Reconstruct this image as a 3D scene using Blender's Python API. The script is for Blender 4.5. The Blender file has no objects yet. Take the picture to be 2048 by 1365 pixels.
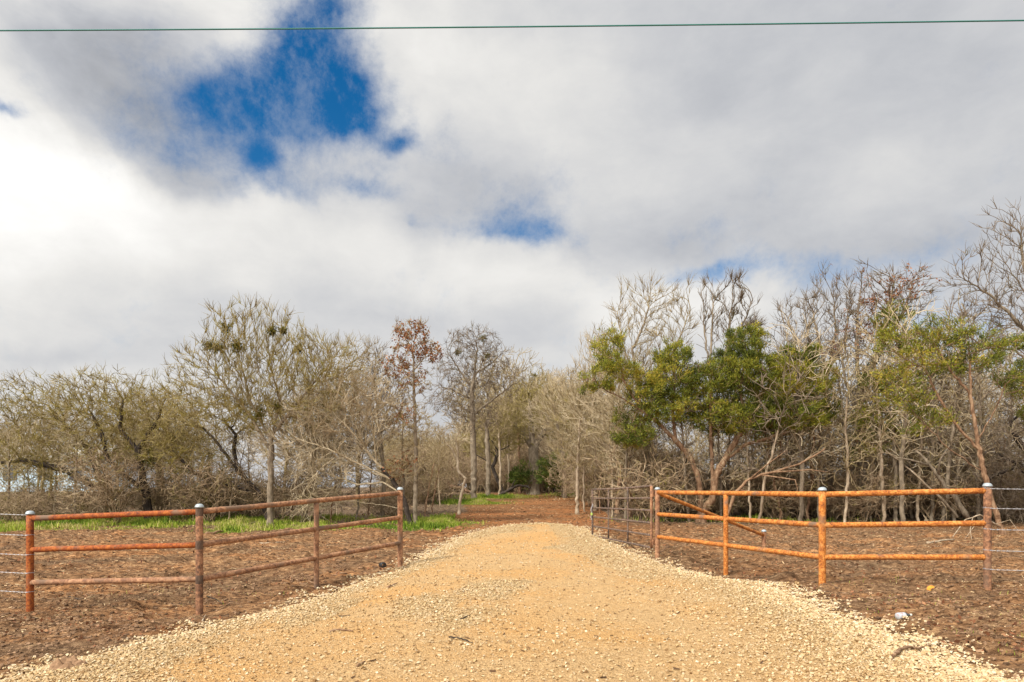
import bpy, math, random
import numpy as np
from mathutils import Vector
rs = np.random.RandomState(7)
random.seed(7)
S = bpy.context.scene
COL = S.collection
H = 1.5          # eye height
F = 1365.0       # focal length in photograph pixels (24 mm on 36 mm)
HY = 975.0       # horizon row

# ------------------------------------------------------------------ camera
cd = bpy.data.cameras.new('camera'); cam = bpy.data.objects.new('camera', cd); COL.objects.link(cam)
cam.location = (0, 0, H); cam.rotation_euler = (math.radians(90), 0, 0)
cd.lens = 24; cd.sensor_width = 36; cd.shift_y = (HY - 682.5) / 2048
cd.clip_start = 0.05; cd.clip_end = 3000
S.camera = cam
S.view_settings.view_transform = 'Standard'; S.view_settings.look = 'None'
S.view_settings.exposure = 0.3; S.view_settings.gamma = 1.0
try:
    S.cycles.max_bounces = 5; S.cycles.diffuse_bounces = 3; S.cycles.transparent_max_bounces = 8
except Exception: pass

# ------------------------------------------------------------------ node helpers
class NT:
    def __init__(s, tree): s.t = tree; s.n = tree.nodes; s.l = tree.links
    def link(s, a, b): s.l.new(a, b)
    def inp(s, node, i, v):
        if v is None: return
        if hasattr(v, 'is_output'): s.l.new(v, node.inputs[i])
        else: node.inputs[i].default_value = v
    def math(s, op, a=None, b=None, c=None, clamp=False):
        n = s.n.new('ShaderNodeMath'); n.operation = op; n.use_clamp = clamp
        s.inp(n, 0, a); s.inp(n, 1, b); s.inp(n, 2, c); return n.outputs[0]
    def vm(s, op, a=None, b=None, out=0):
        n = s.n.new('ShaderNodeVectorMath'); n.operation = op
        s.inp(n, 0, a)
        if op == 'SCALE': s.inp(n, 3, b)
        else: s.inp(n, 1, b)
        return n.outputs[out]
    def noise(s, vec, scale, detail=4, rough=.5, dist=0, col=False):
        n = s.n.new('ShaderNodeTexNoise'); s.inp(n, 'Vector', vec); n.inputs['Scale'].default_value = scale
        n.inputs['Detail'].default_value = detail; n.inputs['Roughness'].default_value = rough
        n.inputs['Distortion'].default_value = dist
        return n.outputs[1 if col else 0]
    def mr(s, v, a, b, c=0., d=1., smooth=True):
        n = s.n.new('ShaderNodeMapRange'); n.interpolation_type = 'SMOOTHSTEP' if smooth else 'LINEAR'
        s.inp(n, 0, v); s.inp(n, 1, a); s.inp(n, 2, b); s.inp(n, 3, c); s.inp(n, 4, d); return n.outputs[0]
    def mix(s, f, a, b, mode='MIX'):
        n = s.n.new('ShaderNodeMix'); n.data_type = 'RGBA'; n.blend_type = mode
        s.inp(n, 0, f)
        for i, v in ((6, a), (7, b)):
            if isinstance(v, tuple) and len(v) == 3: v = v + (1.,)
            s.inp(n, i, v)
        return n.outputs[2]
    def attr(s, name):
        n = s.n.new('ShaderNodeAttribute'); n.attribute_name = name; return n.outputs['Fac']
    def ramp(s, v, stops):
        n = s.n.new('ShaderNodeValToRGB'); s.inp(n, 0, v); e = n.color_ramp.elements
        while len(e) < len(stops): e.new(.5)
        for el, (p, c) in zip(e, stops): el.position = p; el.color = tuple(c) + (1.,)
        return n.outputs[0]

# ------------------------------------------------------------------ sun and sky
SUN = Vector((-0.62, -0.60, 0.86)).normalized()
sl = bpy.data.lights.new('sun', 'SUN'); sun = bpy.data.objects.new('sun', sl); COL.objects.link(sun)
sl.energy = 4.0; sl.angle = math.radians(9); sl.color = (1, .955, .87)
sun.rotation_euler = (-SUN).to_track_quat('-Z', 'Y').to_euler()

def azel(px, py):
    u = (px - 1024) / F; v = (HY - py) / F
    return math.atan2(u, 1), math.atan(v / math.sqrt(1 + u * u))

W = bpy.data.worlds.new('World'); S.world = W; W.use_nodes = True
g = NT(W.node_tree); g.n.clear()
tc = g.n.new('ShaderNodeTexCoord').outputs['Generated']
dirv = g.vm('NORMALIZE', tc)
sx = g.n.new('ShaderNodeSeparateXYZ'); g.link(dirv, sx.inputs[0])
warp = g.vm('SUBTRACT', g.noise(dirv, 5.5, 5, .55, .3, col=True), (.5, .5, .5))
az = g.math('ARCTAN2', sx.outputs[0], sx.outputs[1]); el = g.math('ARCSINE', sx.outputs[2])
cb = g.n.new('ShaderNodeCombineXYZ'); g.link(az, cb.inputs[0]); g.link(el, cb.inputs[1])
ae = g.vm('ADD', cb.outputs[0], g.vm('MULTIPLY', warp, (.12, .11, 0)))
ae2 = g.vm('ADD', cb.outputs[0], g.vm('MULTIPLY', warp, (.28, .16, 0)))
def blobs(vec, lst):
    tot = None
    for (px, py, rx, ry, amp) in lst:
        a, e = azel(px, py)
        sc = 1 / (1 + ((px - 1024) / F) ** 2)
        v = g.vm('SUBTRACT', vec, (a, e, 0))
        v = g.vm('MULTIPLY', v, (F / (rx * sc), F / (ry * sc ** .5 * math.cos(e)), 0))
        q = g.math('EXPONENT', g.math('MULTIPLY', g.vm('DOT_PRODUCT', v, v, out=1), -1.))
        q = g.math('MULTIPLY', q, amp)
        tot = q if tot is None else g.math('ADD', tot, q)
    return tot
holes = blobs(ae, [
    (470, 110, 200, 120, .22), (540, 310, 240, 100, .32), (1060, 430, 220, 60, .20), (1500, 520, 260, 50, .16), (760, 320, 120, 60, .12),
    (640, 20, 110, 70, .75), (610, 130, 120, 85, .80), (480, 210, 110, 50, .85), (680, 205, 85, 55, .85), 
    (795, 270, 42, 22, .6), (520, 320, 45, 30, .42), (350, 290, 60, 40, .3), (735, 378, 90, 30, .55), (570, 390, 70, 30, .3),
    (1070, 474, 105, 28, .55), (1000, 440, 90, 40, .3), (1380, 455, 80, 40, .36), (1430, 545, 120, 20, .55), (1700, 540, 150, 35, .42),
    (5, 226, 40, 16, .6), (830, 435, 25, 15, .3), (905, 320, 60, 50, .18), (1980, 640, 80, 60, .3)])
ragged = g.noise(dirv, 8, 9, .70, .1)
cov = g.math('SUBTRACT', holes, g.math('MULTIPLY', g.math('SUBTRACT', ragged, .5), 1.6))
blue = g.mr(cov, .08, .98)
blue = g.math('MULTIPLY', blue, g.mr(g.noise(g.vm('MULTIPLY', dirv, (1.3, 1, 1)), 13, 9, .72, 0), .32, .58, .76, 1.))
bright = blobs(ae2, [
    (90, 340, 190, 90, .07), (60, 480, 360, 150, .06), (560, 480, 450, 100, .14), (1000, 560, 300, 80, .14), (1330, 600, 220, 60, .16),
    (1050, 140, 230, 130, .12), (850, 90, 110, 120, .06), (1350, 300, 300, 90, .06), (1800, 330, 250, 120, .05),
    (250, 160, 260, 110, -.15), (330, 310, 190, 70, -.13), (430, 370, 150, 35, -.07), (100, 70, 380, 120, -.13), (1000, 20, 500, 50, -.04),
    (1900, 200, 260, 60, -.04), (1450, 150, 120, 60, -.05), (1250, 480, 300, 60, -.07), (1700, 500, 330, 45, -.07),
    (90, 690, 240, 30, -.07), (250, 800, 500, 80, .10), (1300, 760, 600, 120, .08), (900, 400, 160, 60, -.08), (700, 700, 300, 60, .03)])
soft = g.noise(dirv, 3.2, 6, .5, .2)
fine = g.noise(g.vm('MULTIPLY', dirv, (1, 1, 2.0)), 8, 8, .62, .2)
br = g.math('ADD', g.math('ADD', .505, bright), g.math('ADD', g.math('MULTIPLY', g.math('SUBTRACT', soft, .5), .18), g.math('MULTIPLY', g.math('SUBTRACT', fine, .5), .20)))
# unseen clouds round the sun, behind the viewer, brightened to light the scene more
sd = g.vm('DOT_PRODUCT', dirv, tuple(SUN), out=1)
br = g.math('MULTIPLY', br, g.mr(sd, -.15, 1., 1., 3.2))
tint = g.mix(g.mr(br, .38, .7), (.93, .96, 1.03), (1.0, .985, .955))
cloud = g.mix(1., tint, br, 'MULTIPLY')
sky = g.n.new('ShaderNodeTexSky'); sky.sky_type = 'NISHITA'; sky.sun_disc = False
sky.sun_elevation = math.asin(SUN.z); sky.sun_rotation = math.atan2(SUN.x, SUN.y)
sky.air_density = 1.0; sky.dust_density = .4; sky.ozone_density = 1.2
bg1 = g.n.new('ShaderNodeBackground'); bg1.inputs[1].default_value = .095
hs = g.n.new('ShaderNodeHueSaturation'); g.link(sky.outputs[0], hs.inputs['Color']); hs.inputs['Saturation'].default_value = 1.5
g.link(hs.outputs[0], bg1.inputs[0])
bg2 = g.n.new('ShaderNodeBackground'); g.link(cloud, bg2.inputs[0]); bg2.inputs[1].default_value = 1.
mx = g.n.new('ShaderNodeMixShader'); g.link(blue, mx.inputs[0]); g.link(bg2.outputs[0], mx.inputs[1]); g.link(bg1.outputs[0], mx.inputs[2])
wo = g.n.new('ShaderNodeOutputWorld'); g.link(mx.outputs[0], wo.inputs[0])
try: W.cycles.sampling_method = 'MANUAL'; W.cycles.sample_map_resolution = 512
except Exception: pass

# ------------------------------------------------------------------ mesh helpers
def mesh(name, v, f, mat=None, smooth=False, tone=None, attrs=None):
    me = bpy.data.meshes.new(name)
    v = np.asarray(v, np.float32).reshape(-1, 3); f = np.asarray(f, np.int32)
    k = f.shape[1]
    me.vertices.add(len(v)); me.vertices.foreach_set('co', v.ravel())
    me.loops.add(f.size); me.loops.foreach_set('vertex_index', f.ravel())
    me.polygons.add(len(f)); me.polygons.foreach_set('loop_start', np.arange(0, f.size, k, dtype=np.int32))
    me.polygons.foreach_set('use_smooth', np.full(len(f), smooth))
    if tone is not None:
        a = me.attributes.new('tone', 'FLOAT', 'POINT'); a.data.foreach_set('value', np.asarray(tone, np.float32))
    for kx, val in (attrs or {}).items():
        a = me.attributes.new(kx, 'FLOAT', 'POINT'); a.data.foreach_set('value', np.asarray(val, np.float32))
    me.update(calc_edges=True)
    if mat: me.materials.append(mat)
    return me
def obj(name, me, parent=None, loc=None):
    o = bpy.data.objects.new(name, me); COL.objects.link(o)
    if parent: o.parent = parent
    if loc is not None: o.location = loc
    return o
def tag(o, label=None, cat=None, group=None, kind=None):
    if label: o['label'] = label
    if cat: o['category'] = cat
    if group: o['group'] = group
    if kind: o['kind'] = kind
    return o
def empty(name, loc, label, cat, group=None):
    return tag(obj(name, None, loc=loc), label, cat, group)
def join(parts):
    vs, fs, ts, o = [], [], [], 0
    for p in parts:
        vs.append(p[0]); fs.append(p[1] + o); o += len(p[0])
        if len(p) > 2: ts.append(p[2])
    return (np.concatenate(vs), np.concatenate(fs)) + ((np.concatenate(ts),) if ts else ())
def frame(d):
    d = d / np.linalg.norm(d); a = np.array([1., 0, 0]) if abs(d[0]) < .7 else np.array([0, 0, 1.])
    u = np.cross(d, a); u /= np.linalg.norm(u); return u, np.cross(d, u)
def tube(pts, rad, sides=10, cap=True, rough=0):
    """one quad tube along a polyline, capped with squeezed rings"""
    pts = np.asarray(pts, float); n = len(pts); rad = np.broadcast_to(rad, (n,)).astype(float)
    t = np.gradient(pts, axis=0); t /= np.linalg.norm(t, axis=1)[:, None]
    u, w = frame(t[0]); th = np.linspace(0, 2 * np.pi, sides, endpoint=False)
    P, R, T = list(pts), list(rad), list(t)
    if cap: P = [pts[0]] + P + [pts[-1]]; R = [1e-4] + R + [1e-4]; T = [t[0]] + T + [t[-1]]
    V = []
    for p, r, tt in zip(P, R, T):
        u = u - tt * np.dot(u, tt); u /= np.linalg.norm(u); w = np.cross(tt, u)
        rr = r * (1 + (rs.uniform(-rough, rough, sides) if rough else 0))
        V.append(p + (np.cos(th) * rr)[:, None] * u + (np.sin(th) * rr)[:, None] * w)
    V = np.concatenate(V); m = len(P); i = np.arange(m - 1)[:, None] * sides; j = np.arange(sides)[None]
    a = i + j; b = i + (j + 1) % sides
    return V, np.stack([a, b, b + sides, a + sides], -1).reshape(-1, 4)
def pipe(a, b, r, sides=16, seg=6):
    a = np.array(a, float); b = np.array(b, float); t = np.linspace(0, 1, seg)[:, None]
    return tube(a + (b - a) * t, r, sides)
def boxv(c, s, yaw=0):
    q = np.array([[x, y, z] for x in (-1, 1) for y in (-1, 1) for z in (-1, 1)], float) * np.array(s) / 2
    R = np.array([[math.cos(yaw), -math.sin(yaw), 0], [math.sin(yaw), math.cos(yaw), 0], [0, 0, 1]])
    return q @ R.T + np.array(c), np.array([[0, 1, 3, 2], [4, 6, 7, 5], [0, 4, 5, 1], [2, 3, 7, 6], [0, 2, 6, 4], [1, 5, 7, 3]])

_tab = rs.rand(256, 256)
def vn(x, y, s, ox=0):
    x = np.asarray(x) * s + 37.3 + ox; y = np.asarray(y) * s + 11.7 + ox * 1.7
    xi = np.floor(x).astype(int); yi = np.floor(y).astype(int); fx = x - xi; fy = y - yi
    fx = fx * fx * (3 - 2 * fx); fy = fy * fy * (3 - 2 * fy)
    T = lambda a, b: _tab[a & 255, b & 255]
    return (T(xi, yi) * (1 - fx) + T(xi + 1, yi) * fx) * (1 - fy) + (T(xi, yi + 1) * (1 - fx) + T(xi + 1, yi + 1) * fx) * fy - .5
def fbm(x, y, s, o=4, ox=0):
    r = 0; a = 1.
    for k in range(o): r = r + a * vn(x, y, s, ox + k * 19.1); s *= 2.07; a *= .5
    return r
def sstep(a, b, x):
    t = np.clip((x - a) / (b - a), 0, 1); return t * t * (3 - 2 * t)

# ------------------------------------------------------------------ terrain
_cp = np.array([(-7.13, 10.1, -.35), (-4.4, 9.61, -.25), (-3.25, 11.33, -.19), (-2.13, 13, 0), (3.11, 14.6, 0), (3.9, 12.45, -.1), (4.7, 10.34, -.0),
    (6.79, 9.75, .06), (-9, 5.5, -.45), (0, 5, 0), (0, 10, 0), (0, 15, 0), (2.2, 8, -.02), (-3, 6, -.18), (5, 6, -.05), (-6, 20, 0), (-12, 14, -.2), (8, 20, 0), (-6, 15.5, -.03)], float)
def _rbf(ax, ay, bx, by): return np.exp(-((ax - bx) ** 2 + (ay - by) ** 2) / (2 * 2.6 ** 2))
_w = np.linalg.solve(_rbf(_cp[:, 0][:, None], _cp[:, 1][:, None], _cp[:, 0][None], _cp[:, 1][None]) + np.eye(len(_cp)) * .02, _cp[:, 2])
def zt(x, y):
    x = np.asarray(x, float); y = np.asarray(y, float)
    b = .035 * np.clip(y - 18, 0, 32) + .002 * np.clip(y - 50, 0, 80)
    b = b + .02 * np.exp(-((y - 18) / 2.) ** 2)
    for c, w in zip(_cp, _w): b = b + w * _rbf(x, y, c[0], c[1])
    return b
def ground(px, py):
    """world point of the terrain seen at photograph pixel"""
    d = 20.
    for _ in range(60):
        z = float(zt((px - 1024) / F * d, d)); d = .5 * d + .5 * min(150., F * (H - z) / (py - HY))
    return np.array([(px - 1024) / F * d, d, float(zt((px - 1024) / F * d, d))])
def at(px, py, d): return np.array([(px - 1024) / F * d, d, H + (HY - py) / F * d])

edge_px = [(0, 1362), (100, 1328), (200, 1312), (290, 1284), (400, 1262), (500, 1238), (560, 1218), (650, 1192), (730, 1165), (800, 1142), (850, 1112), (895, 1082),
    (950, 1063), (1020, 1051), (1085, 1047), (1150, 1052), (1182, 1061), (1215, 1080), (1250, 1100), (1300, 1118), (1350, 1135), (1400, 1150), (1450, 1160), (1540, 1169),
    (1590, 1187), (1640, 1212), (1700, 1236), (1760, 1252), (1800, 1272), (1850, 1297), (1900, 1320), (1950, 1340), (2010, 1362)]
EP = [ground(*p)[:2] for p in edge_px]
EP = np.array([(-16, -6), (-16, 3.0), (-8.5, 4.3)] + [tuple(p) for p in EP] + [(7.5, 3.6), (16, 2.2), (16, -6)])
def sdist(x, y):
    """signed distance to the driveway's edge, positive inside"""
    sh = np.shape(x); x = np.ravel(x); y = np.ravel(y); best = np.full(x.shape, 1e9); ins = np.zeros(x.shape, bool)
    for i in range(len(EP)):
        a = EP[i]; b = EP[(i + 1) % len(EP)]; e = b - a
        t = np.clip(((x - a[0]) * e[0] + (y - a[1]) * e[1]) / (e @ e), 0, 1)
        best = np.minimum(best, np.hypot(x - a[0] - t * e[0], y - a[1] - t * e[1]))
        c = (a[1] > y) != (b[1] > y)
        with np.errstate(divide='ignore', invalid='ignore'):
            ins ^= c & (x < (b[0] - a[0]) * (y - a[1]) / (b[1] - a[1] + 1e-12) + a[0])
    return np.where(ins, best, -best).reshape(sh)
def grid_axis(lo, hi, step, far_lo, far_hi, grow=1.18):
    c = list(np.arange(lo, hi + 1e-6, step)); s = step
    while c[-1] < far_hi: s *= grow; c.append(c[-1] + s)
    s = step
    while c[0] > far_lo: s *= grow; c.insert(0, c[0] - s)
    return np.array(c)
def sheet(gx, gy):
    X, Y = np.meshgrid(gx, gy); nx = len(gx); i = np.arange(len(gy) - 1)[:, None] * nx; j = np.arange(nx - 1)[None]
    a = i + j; return X, Y, np.stack([a, a + 1, a + 1 + nx, a + nx], -1).reshape(-1, 4)
def dirt_relief(x, y):
    r = .035 * fbm(x * .45 + y * .12, y * 1.0, 1.5, 3) + .075 * fbm(x * .35 - y * .1, y, 3.2, 3, 5) + .04 * fbm(x * .8, y, 8, 3, 9)
    cl = np.clip(fbm(x * .8, y, 2.3, 3, 31) - .22, 0, 1)
    r = r + cl * .32
    r = r + .022 * np.sin((x * .42 + y * 1.0 + .25 * fbm(x, y, .8, 2, 50)) * 26) * sstep(-2.5, -4, x) * sstep(8.6, 6.8, y) * (.4 + np.clip(1.5 * fbm(x, y, 1.1, 2, 52), -.4, .8))
    for (px, py, rx, ry, h) in MOUNDS:
        p = ground(px, py); r = r + h * np.exp(-((x - p[0]) / rx) ** 2 - ((y - p[1]) / ry) ** 2) * (1 + 1.2 * fbm(x, y, 7, 3, 77))
    return r
MOUNDS = [(1862, 1222, .42, .2, .09), (1780, 1215, .5, .2, .04), (600, 1168, .5, .3, .05), (200, 1200, .5, .2, .05), (210, 1270, .5, .2, .05), (500, 1330, .3, .2, .04),
          (60, 1320, .5, .25, .06), (1560, 1115, .9, .5, .07), (1690, 1140, .5, .2, .04), (1990, 1310, .5, .25, .05), (140, 1340, .25, .15, .08), (1650, 1180, .2, .12, .05)]

# ------------------------------------------------------------------ ground materials
def principled(name, rough=.9, spec=.2):
    m = bpy.data.materials.new(name); m.use_nodes = True; t = NT(m.node_tree); b = t.n['Principled BSDF']
    b.inputs['Roughness'].default_value = rough; b.inputs['Specular IOR Level'].default_value = spec
    return m, t, b
def bump(t, b, h, strength=.5, dist=.02):
    n = t.n.new('ShaderNodeBump'); n.inputs['Strength'].default_value = strength; n.inputs['Distance'].default_value = dist
    t.link(h, n.inputs['Height']); t.link(n.outputs[0], b.inputs['Normal'])
def oc(t): return t.n.new('ShaderNodeTexCoord').outputs['Object']

m_dirt, t, b = principled('dirt', .95, .1)
c = oc(t); st = t.vm('MULTIPLY', c, (.45, 1, 1))
n1 = t.noise(st, 1.1, 6, .6); n2 = t.noise(st, 14, 6, .7); n3 = t.noise(c, 70, 4, .7)
colr = t.ramp(n2, [(.32, (.045, .025, .013)), (.44, (.15, .087, .047)), (.56, (.29, .18, .10)), (.69, (.52, .36, .21))])
colr = t.mix(t.mr(n1, .35, .7), colr, t.mix(1., colr, (1.12, .94, .80), 'MULTIPLY'))
colr = t.mix(1., colr, t.ramp(t.noise(st, .55, 4, .6), [(.35, (.78, .76, .74)), (.65, (1.28, 1.2, 1.08))]), 'MULTIPLY')
litter = t.attr('litter'); back = t.attr('back')
colr = t.mix(back, colr, t.mix(1., colr, (1.06, .88, .74), 'MULTIPLY'))
lit = t.ramp(t.noise(c, 9, 6, .75), [(.3, (.045, .028, .016)), (.5, (.15, .10, .062)), (.7, (.34, .25, .165))])
colr = t.mix(litter, colr, lit)
gr = t.ramp(t.noise(c, 11, 5, .7), [(.3, (.05, .09, .012)), (.6, (.16, .21, .03)), (.8, (.28, .25, .08))])
colr = t.mix(t.attr('green'), colr, gr)
pale = t.mr(n3, .66, .76); colr = t.mix(pale, colr, (.50, .37, .23))
t.link(colr, b.inputs['Base Color'])
bump(t, b, t.math('ADD', t.math('MULTIPLY', n2, 1.0), t.math('MULTIPLY', n3, .6)), 1., .06)

m_gravel, t, b = principled('gravel_surface', .93, .15)
c = oc(t)
g1 = t.noise(c, .7, 5, .6, .4); g2 = t.noise(c, 22, 6, .75)
vo = t.n.new('ShaderNodeTexVoronoi'); t.link(c, vo.inputs['Vector']); vo.inputs['Scale'].default_value = 55; vo.inputs['Randomness'].default_value = 1
vs = t.n.new('ShaderNodeSeparateColor'); t.link(vo.outputs['Color'], vs.inputs[0])
sand = t.ramp(g2, [(.28, (.22, .12, .05)), (.39, (.46, .28, .125)), (.54, (.62, .40, .19)), (.8, (.72, .53, .30))])
stone = t.ramp(vs.outputs[0], [(0., (.24, .145, .06)), (.4, (.44, .29, .13)), (.7, (.58, .42, .22)), (1., (.68, .53, .33))])
fac = t.mr(t.math('ADD', t.math('MULTIPLY', g1, .5), t.math('MULTIPLY', t.attr('coarse'), .7)), .35, .8)
sand = t.mix(t.mr(t.noise(c, .42, 4, .6, .3), .42, .62), sand, t.mix(1., sand, (1.03, .93, .78), 'MULTIPLY'))
colr = t.mix(fac, sand, stone)
t.link(colr, b.inputs['Base Color'])
vh = t.math('SUBTRACT', 1., vo.outputs['Distance'])
bump(t, b, t.math('ADD', t.math('MULTIPLY', vh, .8), t.math('MULTIPLY', g2, 1.6)), 1., .03)

def tone_mat(name, stops, rough=.9, spec=.15, trans=0, extra=None):
    m, t, b = principled(name, rough, spec)
    colr = t.ramp(t.attr('tone'), stops)
    if extra:
        nz = t.noise(oc(t), extra, 4, .6); colr = t.mix(1., colr, t.ramp(nz, [(.3, (.72, .72, .72)), (.7, (1.2, 1.2, 1.2))]), 'MULTIPLY')
    t.link(colr, b.inputs['Base Color'])
    if trans:
        tr = t.n.new('ShaderNodeBsdfTranslucent'); t.link(colr, tr.inputs[0]); ms = t.n.new('ShaderNodeMixShader')
        ms.inputs[0].default_value = trans; t.link(b.outputs[0], ms.inputs[1]); t.link(tr.outputs[0], ms.inputs[2])
        t.link(ms.outputs[0], t.n['Material Output'].inputs[0])
    return m
m_stone = tone_mat('limestone', [(0, (.24, .14, .06)), (.3, (.43, .29, .14)), (.65, (.53, .39, .225)), (1, (.62, .51, .35))], extra=60)
m_chip = tone_mat('wood_chip', [(0, (.05, .028, .015)), (.35, (.17, .095, .048)), (.7, (.38, .25, .13)), (1, (.66, .49, .29))])
m_clod = tone_mat('dirt_clod', [(0, (.08, .045, .024)), (1, (.29, .175, .10))], extra=40)
m_grass = tone_mat('grass', [(0, (.08, .14, .014)), (.4, (.21, .29, .025)), (.75, (.38, .42, .06)), (1, (.52, .42, .18))], .7, .2, .25)
m_brownleaf = tone_mat('brown_leaf', [(0, (.10, .04, .02)), (.5, (.25, .10, .045)), (1, (.42, .22, .11))], .7, .2, .2)
m_cedar = tone_mat('cedar_foliage', [(0, (.045, .06, .012)), (.35, (.135, .155, .02)), (.7, (.28, .27, .03)), (1, (.46, .33, .055))], .75, .15, .2)
m_dark_cedar = tone_mat('dark_cedar_foliage', [(0, (.03, .055, .012)), (.5, (.10, .14, .025)), (1, (.22, .24, .045))], .75, .15, .2)
m_mistle = tone_mat('mistletoe_leaf', [(0, (.05, .06, .01)), (.5, (.13, .12, .02)), (1, (.27, .21, .03))], .7, .2, .2)

def bark(name, dark, mid, light, moss=None, mossamt=.5, sc=9):
    m, t, b = principled(name, .9, .15)
    c = oc(t); n = t.noise(t.vm('MULTIPLY', c, (1, 1, .3)), sc, 6, .7)
    colr = t.ramp(n, [(.3, dark), (.5, mid), (.72, light)])
    if moss: colr = t.mix(t.mr(t.noise(c, 1.6, 5, .7), .62 - mossamt * .3, .75 - mossamt * .2), colr, moss)
    t.link(colr, b.inputs['Base Color']); bump(t, b, t.noise(t.vm('MULTIPLY', c, (1, 1, .25)), 40, 5, .7), .6, .02)
    return m
m_bark_grey = bark('grey_bark', (.07, .052, .036), (.21, .165, .115), (.37, .30, .22))
m_bark_dark = bark('dark_bark', (.015, .012, .010), (.045, .034, .027), (.13, .10, .08))
m_bark_red = bark('cedar_bark', (.09, .045, .025), (.23, .135, .078), (.42, .29, .18), sc=14)
m_bark_pale = bark('pale_bark', (.18, .13, .085), (.37, .285, .195), (.55, .46, .35))
m_twig_olive = bark('olive_twig', (.09, .068, .026), (.28, .215, .09), (.50, .41, .22), (.26, .21, .04), .55)
m_twig_tan = bark('tan_twig', (.10, .075, .04), (.33, .25, .135), (.58, .47, .30), (.28, .22, .06), .35)
m_twig_pale = bark('pale_twig', (.30, .22, .13), (.50, .40, .26), (.64, .55, .41), (.34, .29, .12), .15)
m_twig_grey = bark('grey_twig', (.075, .058, .042), (.20, .15, .105), (.37, .30, .22), (.16, .13, .04), .3)
m_twig_brush = bark('brush_twig', (.07, .048, .03), (.30, .21, .125), (.58, .46, .31), (.24, .20, .05), .3, 3)

# ------------------------------------------------------------------ ground sheets
gx = grid_axis(-13, 13, .055, -700, 700); gy = grid_axis(4.2, 21, .055, -60, 1400)
X, Y, FQ = sheet(gx, gy)
SD = np.full(X.shape, -50.)
near = (np.abs(X) < 20) & (Y > -10) & (Y < 32)
SD[near] = sdist(X[near], Y[near])
fade = sstep(60, 15, np.hypot(X, Y))
amp = np.where(near, 1, 0) * fade * sstep(.35, -.25, SD)
Z = zt(X, Y) + dirt_relief(X, Y) * amp - .05 * sstep(-.05, .35, SD)
front = np.where(X < -1.2, 22.2 + .5 * np.sin(X * .9) + fbm(X, Y, .7, 3) * 1.2, 23.8 + fbm(X, Y, .5, 3) * 1.5)
lane = (X > -1.8 - .02 * Y + fbm(X, Y, .3, 2)) & (X < 3.6 + .04 * (Y - 20))
litm = np.where(lane, sstep(46, 54, Y), sstep(-.8, .8, Y - front))
lane2 = np.clip(1 - np.abs(X - 1.2) / 6, 0, 1)
backm = sstep(15, 24, Y) * np.clip(lane2 * 2, 0, 1)
green = sstep(.0, .5, Y - front + .6) * sstep(29, 25, Y) * np.where(X < -2.3, 1, 0) * sstep(-.35, .1, fbm(X, Y, .6, 3, 44))
for (px, py, rx, ry) in [(945, 1007, 1.6, 1.3), (990, 995, 2.2, 1.8), (1180, 988, 3, 2), (880, 1048, 1.0, 1.2)]:
    p = ground(px, py); green = np.maximum(green, np.exp(-((X - p[0]) / rx) ** 2 - ((Y - p[1]) / ry) ** 2))
obj_ground = obj('ground', mesh('ground', np.stack([X, Y, Z], -1), FQ, m_dirt, True,
    attrs={'litter': litm.ravel(), 'back': backm.ravel(), 'green': np.clip(green, 0, 1).ravel()}))
tag(obj_ground, kind='structure')

gx = grid_axis(-6.5, 8, .05, -17, 17, 1.1); gy = grid_axis(4.2, 27.5, .06, -7, 29, 1.15)
X, Y, FQ = sheet(gx, gy)
D = sdist(X, Y) + .22 * fbm(X, Y, 1.6, 4, 3)
Zr = zt(X, Y) - .10 + .15 * sstep(-.25, .3, D) + .03 * sstep(.3, 1.6, D)
Zr += (.012 * fbm(X, Y, 5, 4, 8) + .03 * fbm(X * .6, Y * .6, 1.1, 2, 21) + .010 * fbm(X + .35 * Y, Y * 2.6, 2.2, 3, 15)) * sstep(-.2, .4, D)
keep = (D.ravel()[FQ] > -.3).any(1)
coarse = np.clip(sstep(1.0, .0, D) + sstep(2.6, .3, D) * np.where(X > 1.2, .75, .1) + .8 * sstep(.02, .28, fbm(X * .8, Y * .5, .8, 4, 61)), 0, 1)
road_mesh = mesh('driveway', np.stack([X, Y, Zr], -1), FQ[keep], m_gravel, True, attrs={'coarse': coarse.ravel()})
tag(obj('driveway', road_mesh), kind='structure')
def road_z(x, y):
    d = sdist(x, y) + .22 * fbm(x, y, 1.6, 4, 3)
    return zt(x, y) - .10 + .15 * sstep(-.25, .3, d) + .03 * sstep(.3, 1.6, d) + (.012 * fbm(x, y, 5, 4, 8) + .03 * fbm(x * .6, y * .6, 1.1, 2, 21) + .010 * fbm(x + .35 * y, y * 2.6, 2.2, 3, 15)) * sstep(-.2, .4, d), d
def dirt_z(x, y):
    d = sdist(x, y); return zt(x, y) + dirt_relief(x, y) * sstep(.35, -.25, d) * sstep(60, 15, np.hypot(x, y)) - .05 * sstep(-.05, .35, d)
def surf_z(x, y):
    r, d = road_z(x, y); return np.maximum(r, dirt_z(x, y))

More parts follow.
